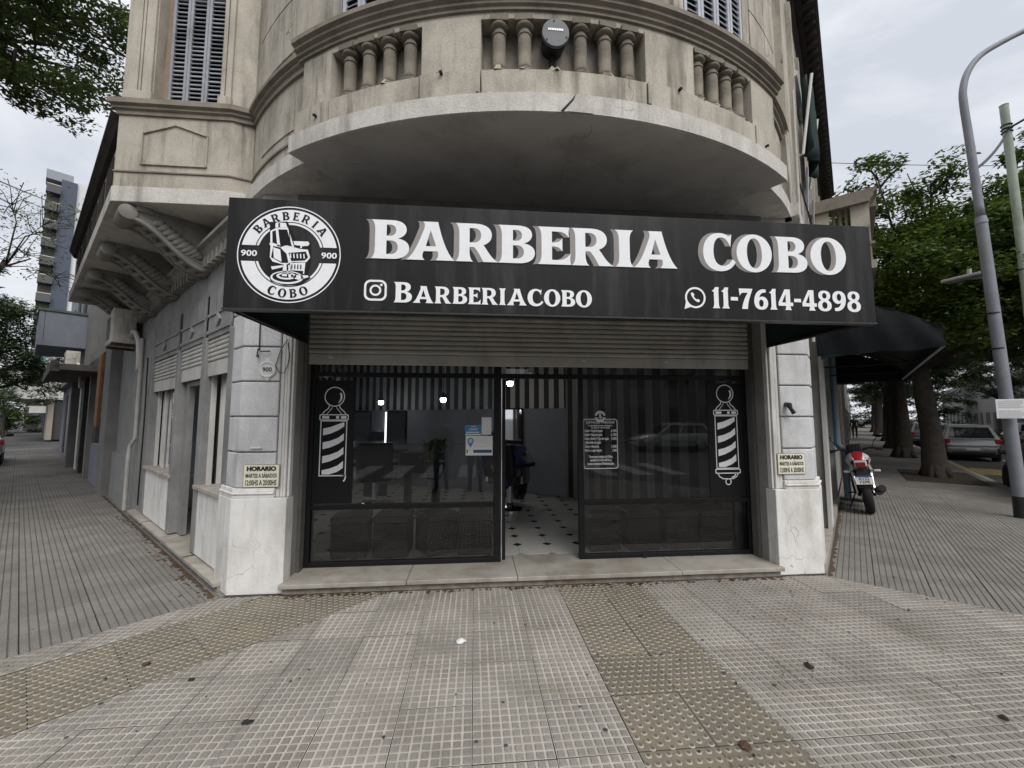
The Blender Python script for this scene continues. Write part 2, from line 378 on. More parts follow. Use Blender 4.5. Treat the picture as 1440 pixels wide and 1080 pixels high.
def decal(cons, name, mat, parent, M, label=None):
    """flat printed shape: contours in metres, M places the xy plane in the world"""
    me = fill_mesh(cons, name); me.transform(wm(parent).inverted() @ M); me.materials.clear(); me.materials.append(mat)
    o = setmesh(name, me, parent)
    if label: o['label'] = label
    return o
def flatmesh(conslist, name, mat, parent, M):
    """several filled shapes joined into one flat print"""
    b = bmesh.new()
    for c in conslist:
        me = fill_mesh(c); b.from_mesh(me); bpy.data.meshes.remove(me)
    me = bpy.data.meshes.new(name); b.to_mesh(me); b.free()
    me.transform(wm(parent).inverted() @ M); me.materials.append(mat); return setmesh(name, me, parent)
def textmesh(s, size, mat, parent, M, align='CENTER', bold=0.0, sx=1.0, name='lettering', spacing=1.0):
    cu = bpy.data.curves.new('t', 'FONT'); cu.body = s; cu.size = size; cu.align_x = align; cu.offset = bold; cu.space_character = spacing; cu.resolution_u = 3
    ob = bpy.data.objects.new('t', cu); me = bpy.data.meshes.new_from_object(ob); bpy.data.objects.remove(ob)
    me.transform(Matrix.Diagonal((sx, 1, 1, 1))); me.transform(wm(parent).inverted() @ M); me.materials.clear(); me.materials.append(mat)
    return setmesh(name, me, parent)
def rect(x0, y0, x1, y1): return [(x0,y0),(x1,y0),(x1,y1),(x0,y1)]
def circ(x, y, r, n=40, ry=None): return [(x+r*math.cos(2*PI*k/n), y+(ry or r)*math.sin(2*PI*k/n)) for k in range(n)]
def rrect(x0, y0, x1, y1, r, n=6):
    p = []
    for cx, cy, a in ((x1-r,y1-r,0),(x0+r,y1-r,90),(x0+r,y0+r,180),(x1-r,y0+r,270)):
        for k in range(n+1): t = R(a+90*k/n); p.append((cx+r*math.cos(t), cy+r*math.sin(t)))
    return p
def stroke(pts, wd):
    """outline of a polyline of width wd"""
    P = [Vector(p) for p in pts]; l = []; r = []
    for i in range(len(P)):
        d = (P[min(i+1,len(P)-1)]-P[max(i-1,0)]).normalized(); n = Vector((-d.y, d.x))*wd/2
        l.append(tuple(P[i]+n)); r.append(tuple(P[i]-n))
    return l + r[::-1]
def glyph_at(ch, x0, x1, y0, y1):
    c = GC[ch]; xs = [p[0] for k in c for p in k]; a, b = min(xs), max(xs)
    return [[(x0+(p[0]-a)/(b-a)*(x1-x0), y0+p[1]/100*(y1-y0)) for p in k] for k in c]
def textrun(s, x0, x1, heights, y0, gap=4):
    """lay glyphs of GC from x0 to x1; heights = cap height per letter"""
    ws = []
    for ch, h in zip(s, heights):
        xs = [p[0] for k in GC[ch] for p in k]; ws.append((max(xs)-min(xs))*h/100)
    g = gap*heights[-1]/100; tot = sum(ws)+g*(len(s)-1); k = (x1-x0)/tot; x = x0; res = []
    for ch, h, w_ in zip(s, heights, ws):
        res.append(glyph_at(ch, x, x+w_*k, y0, y0+h)); x += (w_+g)*k
    return res
# ------------------------------------------------------------------ ground, roads, pavements
ASPH = pmat('asphalt', (.065,.064,.063), (.05,.049,.048), 4, .9, .4, 120, stain=(.09,.088,.085), sscale=.6, samt=.5, sz=1, coord='Object')
PADC = pmat('tile_pad', (.335,.31,.28), (.245,.226,.203), 2.2, .85, .5, 160, rnd=.2, speck=(170, (.20,.19,.18), .56), fine=110, stain=(.15,.13,.10), sscale=1.7, samt=.6, sz=1, coord='pos')
GRVC = pmat('tile_groove', (.52,.485,.44), (.37,.34,.295), 4, .9, .3, 90, stain=(.15,.13,.09), sscale=2.2, samt=.75, sz=1, rnd=.15, coord='pos')
PADS = pmat('side_tile_pad', (.25,.235,.213), (.18,.169,.154), 4, .88, .5, 140, rnd=.2, speck=(150, (.15,.145,.14), .57), stain=(.15,.14,.125), sscale=1.5, samt=.4, sz=1, coord='pos')
GRVS = pmat('side_tile_groove', (.125,.115,.102), (.085,.078,.07), 9, .95, .2, 90, coord='pos')
TACB = pmat('tactile_base', (.225,.193,.148), (.155,.134,.104), 4, .85, .4, 120, rnd=.25, stain=(.27,.21,.10), sscale=2.5, samt=.3, sz=1, fine=80, coord='pos')
TACR = pmat('tactile_ring', (.36,.34,.29), (.27,.255,.215), 9, .85, .2, 120, rnd=.15, coord='pos')
TACD = pmat('tactile_dome', (.13,.117,.095), (.09,.082,.067), 20, .8, .3, 120, rnd=.2, coord='pos')
JOINT = flat('joint_dirt', (.085,.077,.066), .95)
SOIL = pmat('soil', (.06,.045,.032), (.035,.027,.02), 8, .95, .9, 30, dist=.04)
def sheetmat(name, ca, cb, cj, size=.4, ribs=8, M=None):
    m = bpy.data.materials.new(name); m.use_nodes = True; t = m.node_tree; N = t.nodes; L = t.links; b = N['Principled BSDF']; b.inputs['Roughness'].default_value = .9
    tc_ = N.new('ShaderNodeTexCoord'); nz_ = N.new('ShaderNodeTexNoise'); nz_.inputs['Scale'].default_value = 1.1; nz_.inputs['Detail'].default_value = 6; L.new(tc_.outputs['Object'], nz_.inputs['Vector'])
    def brick(w_, h, mort, c1, c2, c3):
        k = N.new('ShaderNodeTexBrick'); k.offset = 0; k.inputs['Scale'].default_value = 1; k.inputs['Brick Width'].default_value = w_; k.inputs['Row Height'].default_value = h
        k.inputs['Mortar Size'].default_value = mort; k.inputs['Mortar Smooth'].default_value = .3
        k.inputs['Color1'].default_value = (*c1, 1); k.inputs['Color2'].default_value = (*c2, 1); k.inputs['Mortar'].default_value = (*c3, 1); L.new(tc_.outputs['Object'], k.inputs['Vector']); return k
    big = brick(size, size, .006, ca, cb, cj); fine_ = brick(size/ribs*1.0, size/ribs, .007, (1,1,1), (.92,.92,.92), (.5,.5,.5))
    mu = N.new('ShaderNodeMix'); mu.data_type = 'RGBA'; mu.blend_type = 'MULTIPLY'; mu.inputs[0].default_value = 1; L.new(big.outputs['Color'], mu.inputs[6]); L.new(fine_.outputs['Color'], mu.inputs[7])
    mu2 = N.new('ShaderNodeMix'); mu2.data_type = 'RGBA'; mu2.blend_type = 'MULTIPLY'; mu2.inputs[0].default_value = .7
    rr_ = N.new('ShaderNodeMapRange'); rr_.inputs[1].default_value = .3; rr_.inputs[2].default_value = .7; rr_.inputs[3].default_value = .6; rr_.inputs[4].default_value = 1.15; L.new(nz_.outputs['Fac'], rr_.inputs[0])
    L.new(mu.outputs[2], mu2.inputs[6]); L.new(rr_.outputs[0], mu2.inputs[7]); L.new(mu2.outputs[2], b.inputs['Base Color'])
    bp = N.new('ShaderNodeBump'); bp.inputs['Strength'].default_value = .5; bp.inputs['Distance'].default_value = .006; bp.invert = True; L.new(fine_.outputs['Fac'], bp.inputs['Height']); L.new(bp.outputs[0], b.inputs['Normal'])
    MT[name] = m; return m
SHEET = sheetmat('pavement_far', (.24,.226,.205), (.195,.184,.168), (.09,.083,.075))

g = MB(); g.quad((-700,-700,-.135), (700,-700,-.135), (700,700,-.135), (-700,700,-.135)); tag(g.build('road', ASPH), kind='structure')

A = (-2.23, 4.06); B = (3.57, 4.03)
CORNER = [A, (-4.7,1.59), (-4.5,.3), (-3.4,-1.4), (-1.7,-2.3), (2.6,-2.3), (4.3,-1.4), (5.4,.2), (5.57,2.03), B]
g = MB(); g.prism(CORNER + [(3.0,4.6), (-1.6,4.6)], -.30, -.028); CP = tag(g.build('corner_pavement', GRVS), kind='structure')
# halfplanes of the corner area
NL = (1/2**.5, -1/2**.5)              # (x-y)/sqrt2
HP = [(-NL[0], -NL[1], 4.452), (1/2**.5, 1/2**.5, (B[0]+B[1])/2**.5), (0, 1, 4.06)]
def tile_mesh(name, poly, pads, mats, zr=-.006, chamf=.004):
    g = MB(); n0 = len(poly); pc = poly if sum(poly[i][0]*poly[(i+1)%n0][1]-poly[(i+1)%n0][0]*poly[i][1] for i in range(n0)) > 0 else poly[::-1]
    g.add([(x,y,zr) for x,y in pc], [list(range(n0))]); g.cur = 2
    g.add([(x,y,-.03) for x,y in pc]+[(x,y,zr) for x,y in pc], [(i,(i+1)%n0,n0+(i+1)%n0,n0+i) for i in range(n0)]); g.cur = 1
    for p in pads:
        n = len(p); cx = sum(q[0] for q in p)/n; cy = sum(q[1] for q in p)/n
        k = .86
        top = [(cx+(x-cx)*k, cy+(y-cy)*k) for x, y in p]
        g.add([(x,y,zr) for x,y in p] + [(x,y,0) for x,y in top], [list(range(n,2*n))] + [(i,(i+1)%n,n+(i+1)%n,n+i) for i in range(n)])
    return g.mesh(name, list(mats)+[JOINT], recalc=False)
def grid_pads(s=.4, n=8, gx=.006, gy=.006):
    d = s/n; res = []
    for i in range(n):
        for j in range(n):
            x = -s/2+i*d; y = -s/2+j*d; res.append([(x+gx,y+gy),(x+d-gx,y+gy),(x+d-gx,y+d-gy),(x+gx,y+d-gy)])
    return res
SQ = [(-.1977,-.1977),(.1977,-.1977),(.1977,.1977),(-.1977,.1977)]
PAD8 = grid_pads(); ME_CORNER = tile_mesh('paving_tile', SQ, PAD8, [GRVC, PADC])
PAD6 = grid_pads(.4, 8, .0055, .0032); ME_SIDE = tile_mesh('ribbed_tile', SQ, PAD6, [GRVS, PADS], -.006)
def tact_mesh():
    g = MB(); g.add([(x,y,-.004) for x,y in SQ], [(0,1,2,3)]); g.cur = 3; g.add([(x,y,-.03) for x,y in SQ]+[(x,y,-.004) for x,y in SQ], [(i,(i+1)%4,4+(i+1)%4,4+i) for i in range(4)]); g.cur = 0
    for j in range(8):
        for i in range(8):
            x = -.4/2+.025+i*.05 + (.0125 if j % 2 else -.0125); y = -.2+.025+j*.05
            if abs(x) > .188: continue
            a = [(x+.0165*math.cos(2*PI*k/10), y+.0165*math.sin(2*PI*k/10)) for k in range(10)]; b = [(x+.0105*math.cos(2*PI*k/10), y+.0105*math.sin(2*PI*k/10)) for k in range(10)]
            g.cur = 1; g.add([(p[0],p[1],-.004) for p in a]+[(p[0],p[1],.0005) for p in b], [(q,(q+1)%10,10+(q+1)%10,10+q) for q in range(10)])
            g.cur = 2; g.add([(p[0],p[1],.0005) for p in b], [list(range(10))]); g.cur = 0
    return g.mesh('tactile_tile', [TACB, TACR, TACD, JOINT], recalc=False)
ME_TACT = tact_mesh()
def jit(): return Matrix.Translation((0,0,random.uniform(-.002,.001))) @ Matrix.Rotation(random.uniform(-.004,.004),4,'Z') @ Matrix.Rotation(random.uniform(-.005,.005),4,'X') @ Matrix.Rotation(random.uniform(-.004,.004),4,'Y')
def lay(poly, pads, me_full, cx, cy, parent, name, mats, zr=-.0045, rot=0):
    """poly in tile coordinates (clipped); full tiles share a mesh"""
    M = Matrix.Translation((cx, cy, 0)) @ Matrix.Rotation(rot, 4, 'Z')
    if area(poly) < .0015: return
    if abs(area(poly)-area(SQ)) < 1e-5: me = me_full
    else:
        pd = []
        for p in pads:
            q = p; pc = poly
            n = len(pc); sgn = 1 if sum(pc[i][0]*pc[(i+1)%n][1]-pc[(i+1)%n][0]*pc[i][1] for i in range(n)) > 0 else -1
            for i in range(n):
                (x0,y0),(x1,y1) = pc[i], pc[(i+1)%n]; a, b = (y1-y0)*sgn, -(x1-x0)*sgn; l = math.hypot(a,b)
                if l < 1e-6: continue
                q = clip(q, a/l, b/l, (a*x0+b*y0)/l - .004)
                if len(q) < 3: break
            if len(q) > 2 and area(q) > .0002: pd.append(q)
        me = tile_mesh(name, poly, pd, mats, zr)
    return setmesh(name, me, parent, M @ jit())
def cl(poly, hp, cx, cy):
    for a, b, c in hp:
        poly = clip(poly, a, b, c - a*cx - b*cy - .0025)
        if len(poly) < 3: return []
    return poly
S0, S1 = -4.18, -3.38      # the left tactile strip, in (x-y)/sqrt2
for j in range(-6, 5):
    for i in range(-13, 14):
        cx = i*.4+.2; cy = 2.45+j*.4+.2 - .0
        if .8-1e-3 < cx < 1.6:
            if cy > 4.06: continue
            p = cl(SQ, HP, cx, cy)
            if len(p) > 2 and area(p) > .1: setmesh('tactile_tile', ME_TACT, CP, Matrix.Translation((cx,cy,0)) @ Matrix.Rotation(PI/2*random.randrange(2),4,'Z') @ jit())
            continue
        if not (cx > -4.7 and cx < 5.4): continue
        for extra in ([(NL[0], NL[1], S0)], [(-NL[0], -NL[1], -S1)]):
            p = cl(SQ, HP + extra, cx, cy)
            if p: lay(p, PAD8, ME_CORNER, cx, cy, CP, 'paving_tile', [GRVC, PADC])
for k in range(-7, 6):
    for q in range(2):
        s_ = .13+.4*k+.2; d_ = S0+.2+.4*q
        cx = (s_+d_)/2**.5; cy = (s_-d_)/2**.5
        if cy > 4.35 : continue
        setmesh('tactile_tile', ME_TACT, CP, Matrix.Translation((cx,cy,0)) @ Matrix.Rotation(R(45),4,'Z') @ jit())
g = MB(); g.prism([(-4.6,.04),(5.3,.04),(5.4,.0),(4.3,-1.4),(2.6,-2.3),(-1.7,-2.3),(-3.4,-1.4),(-4.5,.0)], -.025, -.003); g.build('far_paving', SHEET, CP, kind='stuff')
# side pavements
def side(name, M, x0, x1, y0, y1, xs, flip, kind_):
    g = MB(M); g.box(min(x0,x1), max(x0,x1), y0, y1, -.30, -.028); P = tag(g.build(name, GRVS), kind='structure')
    n = int(round(abs(xs-x0)/.4)); sg = 1 if x1 > x0 else -1; m = int((y1-y0)/.4)
    for a in range(n):
        for b in range(m):
            T = M @ Matrix.Translation((x0+sg*(a*.4+.2), y1-.4*b-.2, 0)); setmesh('ribbed_tile', ME_SIDE, P, T @ jit())
    g = MB(); a0, a1 = sorted((x0+sg*n*.4, x1)); g.box(a0, a1, y0, y1, -.02, -.001)
    me = g.mesh('far_paving', SHEET); o = setmesh('far_paving', me, P, M); o['kind'] = 'stuff'
    yb = y1-.4*m
    if yb-y0 > .02:
        g = MB(); a0, a1 = sorted((x0, x0+sg*n*.4)); g.box(a0, a1, y0, yb, -.02, -.001); o = setmesh('edge_paving', g.mesh('edge_paving', SHEET), P, M)
    return P
LP_ = side('left_pavement', ML, -4.45, -34, -2.2, 1.30, -12.45, -1, 0)
RP_ = side('right_pavement', MR, 5.375, 130, -2.55, .33, 13.375, 1, 0)
KERB = pmat('kerb_granite', (.30,.29,.28), (.22,.215,.21), 20, .8, .3, 80, rnd=.2, stain=(.12,.115,.11), sscale=3, samt=.5, sz=1)
KYEL = pmat('kerb_yellow', (.42,.30,.08), (.30,.25,.14), 12, .8, .3, 80, stain=(.2,.19,.17), sscale=6, samt=.9, sz=1)
kb = tag(MB(MR).box(5.4,130,-2.72,-2.69,-.3,-.02).build('right_kerb', KERB), kind='structure')
me = MB().box(-.495,.495,-.075,.075,-.28,.004).mesh('kerb_stone', KERB); mey = MB().box(-.495,.495,-.075,.075,-.28,.004).mesh('kerb_stone', KYEL)
for k in range(34): setmesh('kerb_stone', mey if k in (13,14,15) else me, kb, MR @ Matrix.Translation((6+k, -2.63, 0)))
kl = tag(MB(ML).box(-34,-4.5,-2.37,-2.34,-.3,-.02).build('left_kerb', KERB), kind='structure')
for k in range(24): setmesh('kerb_stone', me, kl, ML @ Matrix.Translation((-5-k, -2.28, 0)))
PAINT = pmat('road_paint', (.36,.36,.35), (.22,.22,.215), 10, .8, .2, 90, stain=(.12,.12,.12), sscale=4, samt=.7, sz=1)
YPAINT = pmat('yellow_paint', (.45,.33,.08), (.2,.17,.1), 8, .8, .2, 90, stain=(.07,.07,.07), sscale=3, samt=.9, sz=1)
zc = MB()
for k in range(12): zc.box(-6+k*1.1, -5.45+k*1.1, -6.6, -3.4, -.134, -.130)
tag(zc.build('zebra_crossing', PAINT), kind='structure')
yb_ = MB(MR).box(19.2, 21.4, -3.9, -2.95, -.134, -.130); tag(yb_.build('yellow_road_marking', YPAINT), kind='structure')
tag(MB(MR).box(14.75, 17.9, -2.45, -.95, -.05, .006).build('tree_pit', SOIL), kind='structure')
# ------------------------------------------------------------------ corner building
BLD = thing('corner_building', 'beige two-storey corner building with curved balcony above the barber shop', 'building', (.69, 4.2, 0))
def bp_(g, name, mat, parent=None, **k): return g.build(name, mat, parent or BLD, **k)
# core: floors and hidden walls, so that the rooms are closed
FL39 = [(-3.86,4.54),(-2.70,4.54),(-2.5,4.62)]
def bowpts(r, a0, a1, n): return [(BCX+r*math.sin(R(a0+(a1-a0)*i/n)), BCY-r*math.cos(R(a0+(a1-a0)*i/n))) for i in range(n+1)]
def LW(t, p): v = ML @ Vector((-t, p, 0)); return (v.x, v.y)
def RW(t, p): v = MR @ Vector((t, p, 0)); return (v.x, v.y)
bowarc = bowpts(4.05, -51.5, 46.5, 40)
plan = [(-3.86,4.54),(-2.70,4.54)] + bowarc + [RW(14.4,.42), RW(14.4,6), LW(11.8,6), LW(11.8,1.3), (-3.86,5.62)]
# soffit slab with pale edge band
sof = [(-3.86,4.54),(-2.70,4.54)] + bowpts(4.10, -51.5, 46.5, 40) + [RW(14.4,.35), RW(14.4,6), LW(11.8,6), LW(11.8,.48), LW(5.94,.48)]
g = MB(); g.prism(sof, 3.903, 3.96); bp_(g, 'soffit', SOFFIT)
edge = [LW(11.8,1.3), LW(11.8,.48), (-3.862,4.538), (-2.70,4.538), (-2.5,4.60)]
g = MB(); g.run([(-.3,3.9),(.012,3.9),(.012,4.07),(-.3,4.07)], edge); bp_(g, 'slab_edge', BAND, bevel=.006)
for a_, b_ in ((-51.5,-32.9),(32.9,46.5)): bp_(MB().arc([(3.8,3.9),(4.115,3.9),(4.115,4.06),(3.8,4.06)], a_, b_, 10), 'bow_edge', BAND, smooth='auto')
g = MB(); g.prism([RW(5.5,.355), RW(14.4,.355), RW(14.4,.7), RW(5.5,.7)], 3.9, 4.05); bp_(g, 'right_slab_edge', BAND)
# ---- upper walls
bow = MB(); prof = [(3.85,4.06),(4.05,4.06),(4.05,8.2),(3.85,8.2)]
bw = bp_(MB().arc(prof, -51.5, 46.5, 48), 'bow_wall', STUCCO, smooth='auto')
# panels of stucco proud of the wall leave the joint lines seen in the render
def bowpanel(a0, a1, z0, z1, n=8, r=4.062): return MB().arc([(4.04,z0),(r,z0),(r,z1),(4.04,z1)], a0, a1, n)
for a0, a1 in ((-50,-44.6),(-44.4,-38.2),(-38.0,-31)):
    for z0, z1 in ((5.2,5.78),(5.8,6.38),(6.40,6.98)): bowpanel(a0,a1,z0,z1,4).build('stucco_panel', STUCCO, bw)
for a0, a1 in ((31,36.4),(36.6,42)):
    for z0, z1 in ((5.2,5.78),(5.8,6.38),(6.40,6.98)): bowpanel(a0,a1,z0,z1,4).build('stucco_panel', STUCCO, bw)
mo = [(4.03,4.88),(4.075,4.88),(4.075,4.93),(4.10,4.945),(4.10,4.975),(4.135,4.99),(4.135,5.03),(4.08,5.06),(4.03,5.06)]
MB().arc(mo, -51.8, -32.2, 14).build('sill_moulding', MOULD, bw, smooth='auto'); MB().arc(mo, 32.2, 46.5, 10).build('sill_moulding', MOULD, bw, smooth='auto')
MB().arc([(4.04,4.23),(4.066,4.23),(4.066,4.25),(4.04,4.25)], -51.5, -33, 10).build('string_line', MOULD, bw)
def pent(a0, a1, z0, z1, zp, r0, r1):
    """recessed panel outline with a low gabled top, on the bow"""
    pts = [(a0,z0),(a1,z0),(a1,z1),((a0+a1)/2,zp),(a0,z1)]; return pts
MB().arc([(4.04,4.36),(4.06,4.36),(4.06,4.70),(4.04,4.70)], -47, -37, 6).build('raised_panel', STUCCO, bw)
# french doors with louvred shutters on the bow
SG = pmat('pale_shutter', (.50,.53,.58), (.40,.42,.46), 12, .6, .15, 60, stain=(.22,.22,.22), sscale=6, samt=.4)
for a0, a1, ct in ((-27.5,-16,0),(16,27.5,1)):
    d = MB().arc([(4.045,5.08),(4.07,5.08),(4.07,7.3),(4.045,7.3)], a0, a1, 8).build('balcony_door', DARK, bw)
for a0, a1 in ((-27.5,-16),(16,27.5)):
    for k in range(4):
        aa = a0+(a1-a0)*k/4; ab = a0+(a1-a0)*(k+1)/4
        f = MB(); f.arc([(4.06,5.08),(4.10,5.08),(4.10,7.3),(4.06,7.3)], aa+.05, aa+.5, 1); f.arc([(4.06,5.08),(4.10,5.08),(4.10,7.3),(4.06,7.3)], ab-.5, ab-.05, 1)
        fr_ = f.build('shutter_leaf', SG, bw)
    f = MB()
for a0, a1 in ((-27.5,-16),(16,27.5)):
    for k in range(4):
        aa = a0+(a1-a0)*k/4+.5; ab = a0+(a1-a0)*(k+1)/4-.5
        for q in range(20):
            z = 5.12+q*.06; MB().arc([(4.068,z+.03),(4.092,z),(4.096,z+.008),(4.072,z+.038)], aa, ab, 2).build('slat', SG, bw)
    MB().arc([(4.05,5.06),(4.10,5.06),(4.10,7.4),(4.05,7.4)], a0-1.6, a0-.1, 1).build('door_casing', STUCCO, bw); MB().arc([(4.05,5.06),(4.10,5.06),(4.10,7.4),(4.05,7.4)], a1+.1, a1+1.6, 1).build('door_casing', STUCCO, bw)
# ---- balcony
bal = bp_(MB().arc([(4.0,3.9),(4.27,3.9),(4.27,4.05),(4.0,4.05)], -33, 33, 48), 'balcony', BAND, smooth='auto')
sm = MB().arc([(4.0,3.895),(4.262,3.895),(4.262,3.9),(4.0,3.9)], -32.9, 32.9, 48).build('balcony_soffit', SOFFIT, bal)
for a0, a1 in ((-32.5,-27.3),(-27.2,-15.75),(-15.6,-9.1),(-8.95,8.95),(9.1,15.6),(15.75,25.9),(26.0,32.5)):
    low = (a0,a1) in ((-32.5,-27.3),(-15.6,-9.1),(9.1,15.6),(26.0,32.5))
    MB().arc([(4.055,4.05),(4.235 if low else 4.225,4.05),(4.235 if low else 4.225,4.275),(4.055,4.275)], a0, a1, 10).build('plinth_stone', STUCCO, bal, smooth='auto')
for a0, a1 in ((-32,-27.4),(-15.6,-9.1),(9.1,15.6),(26,32)):
    MB().arc([(4.055,4.279),(4.205,4.279),(4.205,4.75),(4.055,4.75)], a0, a1, 8).build('pier', STUCCO, bal, smooth='auto')
MB().arc([(4.055,4.73),(4.195,4.73),(4.195,4.79),(4.055,4.79)], -32.2, 32.2, 40).build('rail_fascia', STUCCO, bal, smooth='auto')
rp_ = [(4.055,4.79),(4.215,4.79),(4.215,4.815),(4.235,4.825),(4.235,4.85),(4.262,4.865),(4.262,4.89),(4.29,4.905),(4.29,4.945),(4.24,4.965),(4.055,4.965)]
MB().arc(rp_, -33, 33, 48).build('hand_rail', MOULD, bal, smooth='auto')
bm_ = MB(); bm_.box(-.052,.052,-.052,.052,.43,.475)
bm_.lathe([(.030,.385),(.050,.40),(.054,.415),(.050,.43)], n=14)
bm_.lathe([(.036,.05),(.040,.06),(.040,.09),(.0365,.095),(.039,.2),(.038,.30),(.0365,.335),(.042,.34),(.042,.352),(.036,.358),(.033,.385)], n=14)
bm_.lathe([(.055,0),(.058,.02),(.046,.045),(.040,.05)], n=9)
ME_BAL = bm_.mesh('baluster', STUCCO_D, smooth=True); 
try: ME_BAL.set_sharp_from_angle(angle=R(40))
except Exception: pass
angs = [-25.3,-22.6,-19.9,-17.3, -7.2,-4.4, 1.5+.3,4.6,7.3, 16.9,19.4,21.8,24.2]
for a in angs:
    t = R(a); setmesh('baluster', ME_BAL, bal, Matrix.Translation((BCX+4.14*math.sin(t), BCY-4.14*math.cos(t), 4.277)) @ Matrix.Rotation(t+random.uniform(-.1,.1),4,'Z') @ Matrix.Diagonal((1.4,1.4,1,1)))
def rubble(c, r, n, name, parent, mat):
    g = MB(); rnd_ = random.Random(int(c[0]*977))
    pts = []
    for k in range(n):
        a = 2*PI*k/n; rr = r*rnd_.uniform(.7,1.15); pts.append((rr*math.cos(a), rr*math.sin(a)))
    g.add([(c[0]+x,c[1]+y,c[2]) for x,y in pts]+[(c[0]+x*.55,c[1]+y*.55,c[2]+r*rnd_.uniform(.4,.9)) for x,y in pts], [list(range(n,2*n))]+[(i,(i+1)%n,n+(i+1)%n,n+i) for i in range(n)])
    return g.build(name, mat, parent)
BROK = pmat('broken_stucco', (.46,.40,.31), (.34,.29,.22), 30, .95, .8, 50, dist=.02)
for a in angs+[-1.3]:
    t = R(a); rubble((BCX+4.155*math.sin(t), BCY-4.155*math.cos(t), 4.276), .078 if a != -1.3 else .085, 9, 'broken_base', bal, BROK)
# chipped piece and crack wedge on the slab edge, stubs of iron
for a, z in ((-13.2,4.26),(-9.3,4.06),(13.0,4.27),(9.0,4.06),(28,4.12),(-29,4.16)):
    t = R(a); MB().obox((BCX+4.25*math.sin(t), BCY-4.25*math.cos(t), z), (.022,.03,.014), Matrix.Rotation(t,4,'Z')).build('iron_stub', SOOT, bal)
# the split corner of the slab edge: an open crack and a loose wedge of render
for i in range(1):
    def ap(a, r, z): return (BCX+r*math.sin(R(a)), BCY-r*math.cos(R(a)), z)
    MB().add([ap(-.9,4.276,3.899),ap(-.55,4.276,3.899),ap(.5,4.276,4.0),ap(.8,4.276,4.055),ap(.35,4.276,4.005)], [(0,1,2,3,4)]).build('open_crack', SOOT, bal)
    MB().add([ap(-.5,4.283,3.899),ap(2.6,4.280,3.899),ap(2.3,4.280,3.985),ap(1.5,4.282,4.03),ap(.62,4.283,4.0)], [(0,1,2,3,4)]).build('loose_wedge', BAND, bal)
# ---- left bay
bay = bp_(MB().prism([(-3.86,4.54),(-2.70,4.54),(-2.5,4.62),(-2.2,5.2),(-3.86,6.2)], 4.07, 4.9), 'bay', STUCCO)
MB().run([(-.05,4.235),(.014,4.235),(.014,4.25),(-.05,4.25)], [(-3.86,5.2),(-3.86,4.54),(-2.70,4.54),(-2.5,4.62)]).build('string_line', MOULD, bay)
MB().run([(-.06,4.88),(.02,4.88),(.02,4.92),(.045,4.935),(.045,4.96),(.075,4.975),(.075,5.03),(.03,5.06),(-.06,5.06)], [(-3.86,5.6),(-3.86,4.54),(-2.70,4.54),(-2.5,4.60)]).build('sill_moulding', MOULD, bay)
# gabled panel frame
fr = [(-3.60,4.33),(-2.94,4.33),(-2.94,4.68),(-3.27,4.79),(-3.60,4.68)]
g = MB()
for i in range(5):
    (x0,z0),(x1,z1) = fr[i], fr[(i+1)%5]; d = Vector((x1-x0,0,z1-z0)); m = Matrix.Rotation(-math.atan2(d.z,d.x),4,'Y'); g.obox(((x0+x1)/2,4.533,(z0+z1)/2), (d.length+.004,.022,.014), m)
g.build('panel_frame', STUCCO, bay)
g = MB(); g.box(-3.86,-3.55,4.56,4.8,5.06,8.2); g.box(-2.86,-2.70,4.56,4.8,5.06,8.2); g.prism([(-2.70,4.56),(-2.52,4.63),(-2.2,5.2),(-2.7,4.9)],5.06,8.2); g.box(-3.55,-2.86,4.72,4.8,5.06,8.2)
g.prism([(-3.86,4.8),(-3.86,6.2),(-3.66,6.2),(-3.66,4.8)],5.06,8.2)
g.build('upper_wall', STUCCO, bay)
for x0, x1 in ((-3.80,-3.70),(-3.69,-3.665),(-3.655,-3.56),(-2.84,-2.80),(-2.79,-2.73)): MB().box(x0,x1,4.53,4.60,5.061,8.2).build('pilaster_strip', STUCCO, bay, bevel=.006)
for x0, x1 in ((-3.83,-3.54),(-2.86,-2.72)): MB().box(x0,x1,4.515,4.6,5.061,5.16).build('pilaster_base', STUCCO, bay, bevel=.006)
rnd_s = random.Random(5)
for k, (x0, x1) in enumerate(((-3.48,-3.30),(-3.295,-3.10),(-3.095,-2.89))):
    f = MB(); f.box(x0,x0+.028,4.665,4.70,5.065,7.4); f.box(x1-.028,x1,4.665,4.70,5.065,7.4); f.box(x0+.028,x1-.028,4.667,4.70,5.065,5.11)
    lf = f.build('shutter_leaf', SHUTW, bay)
    for q in range(26):
        z = 5.12+q*.052; m = Matrix.Rotation(R(52+rnd_s.uniform(-6,6)),4,'X'); MB().obox(((x0+x1)/2,4.685,z+.02), (x1-x0-.056,.044,.009), m).build('slat', SHUTW, bay)
MB().box(-3.55,-3.485,4.69,4.72,5.062,7.5).build('window_jamb', pmat('jamb_wood',(.33,.24,.18),(.24,.18,.14),9,.8,.2,60), bay)
MB().box(-3.482,-2.886,4.71,4.719,5.062,7.5).build('window_dark', DARK, bay)
